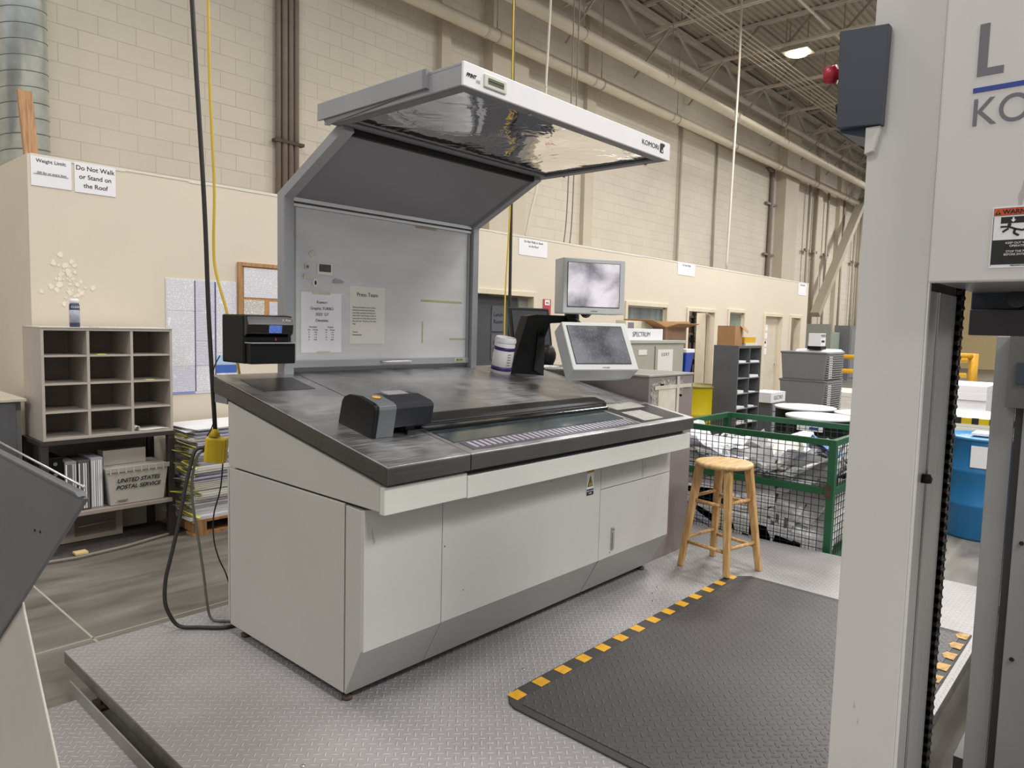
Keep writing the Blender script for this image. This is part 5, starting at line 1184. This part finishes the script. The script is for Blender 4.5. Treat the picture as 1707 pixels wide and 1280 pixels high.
tag(box(1.83, 5.62, z1 + .0065, 2.3, 5.8, z1 + .010).build('paper_sheet', PAPERW), 'flat cream sheet lying on top of the pigeonhole unit', 'paper')
# dark table
t = thing('dark_table', 'dark steel table with a lower shelf under the pigeonholes', 'table', (1.9, 5.8, 0))
box(1.45, 5.595, .795, 2.36, 6.05, .823).build('table_top', TABLED, t)
for x in (1.45, 2.30):
    for y in (5.60, 5.99): box(x, y, 0, x + .05, y + .05, .795).build('leg', TABLED, t, bev=0.003)
box(1.47, 5.58, .275, 2.32, 6.03, .305).build('lower_shelf', SHELFE, t, bev=0.003)
box(1.5, 6.04, .31, 2.3, 6.05, .79).build('back_panel', M('table_back', '#7d746b', 0.6), t)
t = thing('cream_drawer_box', 'cream drawer box with a bar handle under the lower shelf', 'drawer', (1.83, 5.9, 0)); box(1.62, 5.85, .02, 2.05, 6.05, .262).build('body', M('drawer_cream', '#a09486', 0.6), t)
G().box(1.72, 5.845, .06, 2.0, 5.85, .2).build('recess', M('drawer_recess', '#6f655b', 0.6), t); G().tube([(1.74, 5.835, .13), (1.99, 5.835, .14)], .007, 8).build('handle', SHELFE, t)
def binder(x, w_, h_, mat, label, spots=False, bars=False):
    t = thing('ring_binder' if spots else 'magazine_file', label, 'binder' if spots else 'magazine file', (x + w_ / 2, 5.75, .305)); box(x, 5.62, .305, x + w_, 5.88, .305 + h_).build('body', mat, t, bev=0.003)
    if spots:
        for z in (.66, .585): G().add([(x + w_ * .45 + .013 * math.cos(a), 5.617, z + .013 * math.sin(a)) for a in [i * PI / 6 for i in range(12)]] + [(x + w_ * .45 + .013 * math.cos(a), 5.62, z + .013 * math.sin(a)) for a in [i * PI / 6 for i in range(12)]], [tuple(range(12)), tuple(range(23, 11, -1))] + [(i, (i + 1) % 12, (i + 1) % 12 + 12, i + 12) for i in range(12)]).build('ring_hole', ALU, t)
    if bars:
        for k_ in range(int(w_ / .014)): box(x + .004 + k_ * .014, 5.612, .32, x + .012 + k_ * .014, 5.62, .305 + h_ - .02).build('spine', random.choice([PAPERW, SILVER, GREYINK, PAPER]), t)
random.seed(9)
binder(1.505, .085, .40, BLACK, 'black lever binder with two steel rings, leftmost on the lower shelf', spots=True)
binder(1.60, .075, .36, M('spine_grey', '#8c8883', 0.5), 'grey spined magazine file next to the black binder', bars=True)
binder(1.682, .075, .36, M('dark_file', '#54504e', 0.5), 'dark magazine file with a barcode label', bars=True)
binder(1.764, .08, .37, M('lilac_file', '#a39fa8', 0.5), 'pale lilac magazine file beside the postal tub', bars=True)
t = thing('postal_tub', 'white plastic tub lettered United States Postal Service on the lower shelf', 'tub', (2.07, 5.75, .305))
g = G(); a = [(1.885, 5.60), (2.265, 5.60), (2.265, 5.88), (1.885, 5.88)]; b_ = [(1.855, 5.585), (2.295, 5.585), (2.295, 5.9), (1.855, 5.9)]
g.add([(p[0], p[1], .306) for p in a] + [(p[0], p[1], .585) for p in b_], [(0, 3, 2, 1), (4, 5, 6, 7), (0, 1, 5, 4), (1, 2, 6, 5), (2, 3, 7, 6), (3, 0, 4, 7)]); g.build('body', BINP, t, bev=0.008)
g = G(); g.box(1.85, 5.575, .555, 2.30, 5.585, .59); g.build('rim', M('bin_rim', '#a7a39c', 0.5), t, bev=0.003)
for i in range(8): box(1.875 + i * .053, 5.572, .545, 1.885 + i * .053, 5.577, .59).build('rim_rib', BINP, t)
text('UNITED STATES', .042, INK, t, (2.075, 5.583, .475), (1, 0, 0), (0, -.05, 1), align='CENTER', shear=.25, bold=.001)
text('POSTAL SERVICE', .042, INK, t, (2.075, 5.586, .425), (1, 0, 0), (0, -.05, 1), align='CENTER', shear=.25, bold=.001)
box(1.93, 5.588, .335, 2.0, 5.592, .345).build('green_mark', M('green_mark', '#6f7d4a', 0.5), t)
t = thing('grey_file_box', 'pale file box standing in the postal tub', 'file box', (2.0, 5.8, .586)); box(1.88, 5.72, .587, 2.18, 5.84, .70).build('body', CUBBY, t, bev=0.003)
# worn carpet runner with a yellow pad
g = G(); pts = [(1.35, 5.5), (1.62, 5.46), (1.95, 5.5), (2.35, 5.62), (2.42, 5.8), (2.4, 6.05), (1.3, 6.05)]
tag(g.prism(pts, 'z', 0, .012).build('worn_carpet', CARPET), 'dark frayed carpet piece under the dark table', 'carpet')
g = G(); g.prism([(1.35, 5.5), (1.62, 5.46), (1.95, 5.5), (2.35, 5.62), (2.34, 5.645), (1.95, 5.53), (1.62, 5.49), (1.35, 5.53)], 'z', .0, .02); tag(g.build('carpet_edge', M('carpet_binding', '#8c837a', 0.9)), 'pale frayed binding strip along the carpet edge', 'carpet edge')
tag(box(1.62, 5.50, .021, 1.70, 5.57, .035).build('yellow_pad', M('cream_pad', '#dcc389', 0.7)), 'small cream pad lying on the carpet edge', 'pad')
# grey cabinet at far left
t = thing('grey_cabinet', 'grey cabinet with a cream top at the far left against the partition side', 'cabinet', (1.2, 6.1, 0))
box(.3, 5.86, 0, 1.38, 6.5, 1.085).build('body', CABG, t, bev=0.004); box(.28, 5.84, 1.085, 1.44, 6.52, 1.105).build('top', M('cream_top', '#c8bfae', 0.5), t, bev=0.003)
box(1.38, 5.95, 0, 1.43, 6.4, 1.08).build('side_rail', M('side_rail', '#8a8986', 0.5), t)
# pallet with press sheets, yellow flags
p = thing('wood_pallet', 'pine pallet under the leaning stack of press sheets', 'pallet', (2.75, 5.78, 0))
for x in (2.44, 2.9, 3.36): box(x, 5.46, .02, x + .09, 6.0, .10).build('stringer', WOODP, p)
for y in (5.46, 5.64, 5.82): box(2.42, y, .10, 3.47, y + .12, .12).build('deck_board', WOODP, p); 
for y in (5.46, 5.82): box(2.42, y, 0.0, 3.47, y + .12, .02).build('bottom_board', WOODP, p)
random.seed(31); z = .121
for i in range(17):
    h_ = random.uniform(.028, .05); a = random.uniform(-.03, .05); b_ = random.uniform(-.03, .03); rot = random.uniform(-.05, .05)
    g = G(Matrix.Translation((2.86 + a, 5.74 + b_ * .6, z)) @ Matrix.Rotation(rot, 4, 'Z'))
    k_ = 3
    for q in range(k_):
        o1 = random.uniform(-.012, .012); g.box(-.43 + o1, -.25 + o1, q * h_ / k_, .50 + o1, .24, (q + .8) * h_ / k_)
    tag(g.build('press_sheet_bundle', random.choice([PAPER, PAPER, PAPERW, MC['lilac_paper']])), 'folded press sheet bundle in the pine pallet stack, %s from the bottom' % (ords + ['fourteenth', 'fifteenth', 'sixteenth', 'seventeenth'])[i], 'paper bundle', 'press sheet bundles on the pine pallet')
    z += h_ + .001
    if z > .78: break
ZT = z
for i in range(5):
    g = G(Matrix.Translation((2.86 + random.uniform(-.03, .03), 5.74, ZT + i * .006)) @ Matrix.Rotation(random.uniform(-.12, .12), 4, 'Z')); g.box(-.43, -.25, 0, .5, .24, .004)
    tag(g.build('press_sheet', PAPER), 'loose white press sheet on top of the pallet stack', 'paper', 'loose sheets on the pallet stack')
for i in range(34):
    zz = .14 + (ZT - .16) * i / 34; L = random.uniform(.05, .12)
    g = G(Matrix.Translation((2.43 + random.uniform(-.03, .03), 5.49 + random.uniform(-.02, .12), zz)) @ Matrix.Rotation(random.uniform(-.8, .8), 4, 'Z') @ Matrix.Rotation(random.uniform(.1, .6), 4, 'Y'))
    g.box(-L, -.035, 0, .06, .035, .0015)
    tag(g.build('yellow_flag', YPAPER if i % 4 else MC['spine_grey']), 'curled yellow marker slip sticking out of the left side of the sheet stack', 'paper slip', 'marker slips in the sheet stack')

# ------------------------------------------------------------ hanging cables and the yellow outlet box
t = thing('drop_cable', 'thick black drop cable hanging from the roof with a yellow outlet box', 'cable', (1.63, 3.42, .98))
G().tube(smooth_path([(1.30, 3.42, 8.0), (1.40, 3.42, 6.0), (1.50, 3.42, 4.2), (1.54, 3.42, 3.157), (1.587, 3.42, 2.267), (1.605, 3.42, 1.7), (1.632, 3.42, 1.14)], 6), .0105, 10).build('cable', CABLE, t)
G().tube([(1.628, 3.42, 1.118), (1.63, 3.42, 1.155)], [.028, .016], 14).build('strain_relief', YELB, t)
g = G(Matrix.Translation((1.636, 3.42, 1.05)) @ Matrix.Rotation(math.radians(-38), 4, 'Z') @ Matrix.Rotation(math.radians(5), 4, 'Y'))
g.box(-.050, -.032, -.062, .050, .032, .062); g.build('outlet_box', YELB, t, bev=0.008)
g = G(Matrix.Translation((1.636, 3.42, 1.05)) @ Matrix.Rotation(math.radians(-38), 4, 'Z') @ Matrix.Rotation(math.radians(5), 4, 'Y')); g.box(-.035, -.034, -.05, .035, -.032, .05); g.build('cover', M('yellow_cover', '#b99b10', 0.45), t)
G().tube([(1.585, 3.45, 1.06), (1.61, 3.44, 1.055)], .016, 12).build('plug', CABLE, t)
cord([(1.60, 3.45, 1.06), (1.55, 3.46, 1.05), (1.513, 3.45, .95), (1.48, 3.44, .83), (1.453, 3.43, .714), (1.41, 3.42, .56), (1.385, 3.42, .46), (1.375, 3.41, .36), (1.39, 3.4, .29), (1.43, 3.385, P + .018), (1.5, 3.32, P + .01), (1.58, 3.24, P + .01), (1.66, 3.23, P + .01)], .009, CABLE, 'thick black cord looping from the yellow box down to the platform', 'looped_cord', 10)
cord([(1.60, 3.455, 1.05), (1.56, 3.46, 1.02), (1.53, 3.45, .92), (1.525, 3.44, .8), (1.545, 3.42, .6), (1.56, 3.40, .42), (1.565, 3.39, .33), (1.58, 3.37, P + .015), (1.63, 3.3, P + .008), (1.68, 3.25, P + .008)], .0065, GCABLE, 'grey cord hanging inside the loop of the thick black cord', 'looped_cord', 8)
cord([(1.66, 3.40, .99), (1.655, 3.42, .85), (1.625, 3.43, .72), (1.62, 3.42, .6), (1.64, 3.41, .5), (1.67, 3.4, .42), (1.69, 3.38, .32), (1.69, 3.3, P + .004)], .0035, CABLE, 'thin wavy black cord below the yellow box', 'thin_cord', 6)
cord([(1.70, 3.7, 8.0), (1.72, 3.7, 5.5), (1.73, 3.7, 4.0), (1.748, 3.7, 3.305), (1.752, 3.7, 2.9), (1.771, 3.7, 2.383), (1.765, 3.7, 2.1), (1.765, 3.68, 1.95), (1.79, 3.62, 1.75), (1.80, 3.55, 1.55), (1.82, 3.5, 1.3)], .0075, YCABLE, 'thin yellow cable hanging beside the thick black drop cable')
cord([(1.62, 3.34, 1.52), (1.60, 3.36, 1.46), (1.60, 3.38, 1.36), (1.615, 3.40, 1.2), (1.60, 3.44, 1.12)], .003, CABLE, 'thin black lead from the dark instrument down to the yellow box', 'thin_cord', 6)

# ------------------------------------------------------------ near left foreground guard
t = thing('sheet_metal_guard', 'dark grey angled sheet metal guard with a pale base, left foreground', 'machine guard', (.46, 1.9, 0))
G().prism([(1.505, 1.348), (2.6, 1.351), (2.6, .56), (2.217, .839)], 'x', .462, .47).build('upper_plate', M('guard_grey', '#5d5e62', 0.42, var=0.05, scale=4), t, bev=0.002)
G().prism([(1.52, 1.350), (2.6, 1.352), (2.6, 1.358), (1.54, 1.356)], 'x', .454, .471).build('top_flange', MC['guard_grey'], t, bev=0.001)
G().tube([(.473, 1.54, 1.362), (.473, 2.6, 1.378)], .0025, 6).build('edge_wire', ALU, t)
for y, z in ((1.80, 1.22), (1.84, 1.215)): G().tube([(.460, y, z), (.462, y, z)], .003, 8).build('rivet', INK, t)
G().prism([(2.0, 1.0), (1.988, .979), (1.756, .687), (1.30, .12), (2.6, .12), (2.6, .95)], 'x', .4705, .476).build('base_panel', M('guard_base', '#bdb7ae', 0.45, var=0.03), t, bev=0.003)

# ------------------------------------------------------------ press frame at right
PR = thing('press_unit', 'tall light grey printing press frame with column, lettered panel and chain', 'printing press', (2.2, .3, 0))
cx = 1.79
PG = mat_marked('press_paint', '#cfcdca', 0.42)
col = box(cx, .383, 0, cx + .02, .527, 2.55).build('column_face', PG, PR, bev=0.003)
G().prism([(.527, 2.55), (.45, 2.66), (.383, 2.66), (.383, 2.55)], 'x', cx, cx + .02).build('column_top', PG, PR)
box(cx + .02, .50, 0, 2.08, .525, 2.55).build('column_back', M('press_paint_side', '#b5b4b2', 0.45), PR)
box(cx + .02, .383, 0, cx + .11, .398, 1.80).build('column_return', STEELP, PR, bev=0.001)
box(cx + .001, .3795, 0, cx + .016, .383, 2.6).build('edge_bead', M('bead_white', '#d9d8d4', 0.3), PR)
box(cx + .112, .379, 0, cx + .115, .383, 1.80).build('bright_line', CHROME, PR)
box(cx + .115, .383, 0, 2.10, .398, 1.80).build('guide_rail', STEELP, PR)
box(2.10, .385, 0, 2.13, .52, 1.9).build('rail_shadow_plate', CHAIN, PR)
# chain along the guide
g = G(); z = .02
while z < 1.86:
    g.tube([(2.106, .379, z), (2.15, .379, z)], .008, 8); g.box(2.106, .374, z - .0127, 2.111, .386, z + .0127); g.box(2.145, .374, z - .0127, 2.15, .386, z + .0127); g.box(2.118, .375, z + .002, 2.136, .383, z + .023); z += .0254
g.build('lift_chain', CHAIN, PR)
# upper panel with lettering
up = box(1.765, -.75, 1.815, cx + .0, .3785, 3.0).build('upper_panel', PG, PR, bev=0.004)
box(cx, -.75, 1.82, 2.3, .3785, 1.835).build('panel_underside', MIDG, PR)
ux = 1.765; k_ = ux / 1.78
def px_(yy, zz): return (ux - .0006, yy * k_, 1.7 + (zz - 1.7) * k_)
RT = (0, -1, 0); UP = (0, 0, 1)
g = G(); g.prism([(px_(.3185, 0)[1], px_(0, 2.239)[2]), (px_(.272, 0)[1], px_(0, 2.239)[2]), (px_(.272, 0)[1], px_(0, 2.254)[2]), (px_(.301, 0)[1], px_(0, 2.254)[2]), (px_(.301, 0)[1], px_(0, 2.344)[2]), (px_(.3185, 0)[1], px_(0, 2.344)[2])], 'x', ux - .0012, ux - .0002); g.build('letter_l', GREYINK, up)
g = G(); g.box(ux - .0012, px_(-.4, 0)[1], px_(0, 2.2065)[2], ux - .0002, px_(.323, 0)[1], px_(0, 2.2165)[2]); g.build('blue_rule', BLUEINK, up)
text('KOMORI', .079, GREYINK, up, px_(.325, 2.139), RT, UP, xs=.9)
# warning decal
W0 = px_(.2725, 1.843); 
def dec(ya, za, yb, zb, nm, mm, d=.0012, p=None): return G().box(ux - d, ya, za, ux - d + .0008, yb, zb).build(nm, mm, p or up)
yl = .271 * k_ ; yr = yl - .105; zb_ = 1.8425; zt_ = 1.9655
dc = dec(yl, zb_, yr, zt_, 'warning_decal', PAPER)
dec(yl - .002, zt_ - .018, yr + .002, zt_ - .003, 'decal_border', INK, .0016, dc); dec(yl - .0026, zt_ - .0174, yr + .0026, zt_ - .0036, 'orange_header', ORANGE, .002, dc)
text('WARNING', .0125, INK, dc, (ux - .0021, yl - .017, zt_ - .0148), RT, UP, bold=.0003)
g = G(); g.prism([(yl - .004, zt_ - .0155), (yl - .0145, zt_ - .0155), (yl - .0092, zt_ - .006)], 'x', ux - .0026, ux - .002); g.build('alert_triangle', INK, dc)
g = G(); g.prism([(yl - .0087, zt_ - .0145), (yl - .0097, zt_ - .0145), (yl - .0097, zt_ - .009), (yl - .0087, zt_ - .009)], 'x', ux - .003, ux - .0026); g.build('alert_mark', YELB, dc)
dec(yl - .002, zt_ - .0195, yl - .003, zb_ + .004, 'decal_border', INK, .0016, dc)
dec(yl - .015, zt_ - .034, yr + .012, zt_ - .021, 'press_beam_pictogram', INK, .0016, dc)
g = G(); yc = yl - .036; g.prism([(yc + .0015, zt_ - .0225), (yc - .0015, zt_ - .0225), (yc - .0015, zt_ - .027), (yc - .0045, zt_ - .027), (yc, zt_ - .032), (yc + .0045, zt_ - .027), (yc + .0015, zt_ - .027)], 'x', ux - .0022, ux - .0016); g.build('white_arrow', PAPER, dc)
g = G()
def stroke(pts, w_=.0036):
    for a, b_ in zip(pts[:-1], pts[1:]): g.bar((ux - .0019, a[0], a[1]), (ux - .0019, b_[0], b_[1]), .0006, w_, up=(0, (b_[1] - a[1]), -(b_[0] - a[0])))
hy, hz = yl - .030, zt_ - .037
g.prism([(hy + .0033 * math.cos(q * PI / 6), hz + .0033 * math.sin(q * PI / 6)) for q in range(12)], 'x', ux - .0022, ux - .0016)
stroke([(yl - .015, zt_ - .0405), (yl - .028, zt_ - .0405), (yl - .041, zt_ - .046), (yl - .053, zt_ - .049), (yl - .062, zt_ - .043)]); stroke([(yl - .019, zt_ - .051), (yl - .029, zt_ - .044)]); stroke([(yl - .040, zt_ - .046), (yl - .038, zt_ - .054), (yl - .047, zt_ - .059)], .0042)
g.build('running_figure', INK, dc)
dec(yl - .003, zb_ + .0065, yr + .002, zt_ - .067, 'black_field', INK, .0016, dc)
for s, z in (('KEEP OUT WHILE', zt_ - .0755), ('OPERATING', zt_ - .0815), ('STOP THE PRESS', zt_ - .0925), ('BEFORE ENTERING', zt_ - .0985)): text(s, .0058, PAPER, dc, (ux - .0018, yl - .0485, z), RT, UP, align='CENTER')
text('PRESS SAFETY LABEL', .003, INK, dc, (ux - .0014, yl - .05, zb_ + .0032), RT, UP, align='CENTER')
# beam behind the opening and second post
box(2.30, -.5, 1.775, 2.34, .385, 1.835).build('cross_beam', NAVY, PR, bev=0.003)
box(2.28, -.5, 1.705, 2.36, .383, 1.775).build('cross_beam', M('dark_beam', '#4e4c50', 0.5), PR, bev=0.003)
G().tube([(2.25, .275, 1.80), (2.30, .275, 1.80)], .022, 18).build('beam_knob', BLACKG, PR)
PG2 = M('post_paint', '#8f908e', 0.45, var=0.04)
box(2.9, .336, 0, 2.915, .403, 1.705).build('far_post', PG2, PR, bev=0.002)
box(2.9, .312, 0, 2.94, .334, 1.705).build('far_post_dark', M('post_dark', '#3f3f40', 0.5), PR)
pp = box(2.88, .16, 0, 2.92, .31, 1.5).build('far_post_side', PG2, PR, bev=0.002)
for z in (1.02, .62): G().tube([(2.875, .285, z), (2.881, .285, z)], .007, 12).build('bolt_hole', INK, pp)
box(2.86, .16, 1.47, 2.90, .36, 1.71).build('post_bracket', M('bracket_grey', '#5f605f', 0.5), PR)
box(2.855, .27, 1.55, 2.86, .335, 1.62).build('switch_box', M('switch_navy', '#3d4450', 0.3), PR)
G().tube([(2.85, .25, 1.56), (2.85, .245, 1.68)], .012, 8).build('cable_clamp', M('brown_tape', '#7d5a3a', 0.6), PR)
G().lathe([(.012, 0), (.014, .01), (.009, .02)], (1.868, .375, 1.36), 10).build('guide_knob', BLACK, PR)
box(2.2, -.6, 0.0, 4.9, .45, .10).build('shade_base', M('shade_base_dark', '#35322f', 0.5, var=0.2, scale=8), PR)  # dark block added in place of the shade under the press
box(2.95, .05, .10, 4.6, .44, .18).build('shade_base_top', M('shade_top_dark', '#45423f', 0.5, var=0.2, scale=8), PR)  # upper part of that dark block, again standing in for shade
# control box on the column
cb = thing('press_control_box', 'dark slate control box with a red mushroom button high on the press column', 'control box', (1.73, .53, 2.13))
G().prism([(.493, 2.169), (.590, 2.1755), (.595, 2.3946), (.490, 2.386)], 'x', 1.765, 1.7895).build('face', NAVY, cb, bev=0.002)
G().prism([(.5285, 2.150), (.590, 2.170), (.593, 2.392), (.5285, 2.390)], 'x', 1.79, 1.94).build('housing', M('slate_blue', '#39455a', 0.4), cb, bev=0.002)
G().tube([(1.80, .592, 2.308), (1.80, .606, 2.310), (1.80, .609, 2.310), (1.80, .632, 2.312)], [.013, .013, .022, .020], 18).build('emergency_button', RED, cb)
G().tube([(1.80, .59, 2.23), (1.80, .602, 2.23)], .012, 14).build('black_button', BLACK, cb)
G().prism([(.497, 2.168), (.527, 2.168), (.527, 2.110), (.510, 2.115)], 'x', 1.772, 1.7895).build('bracket', PG, cb)
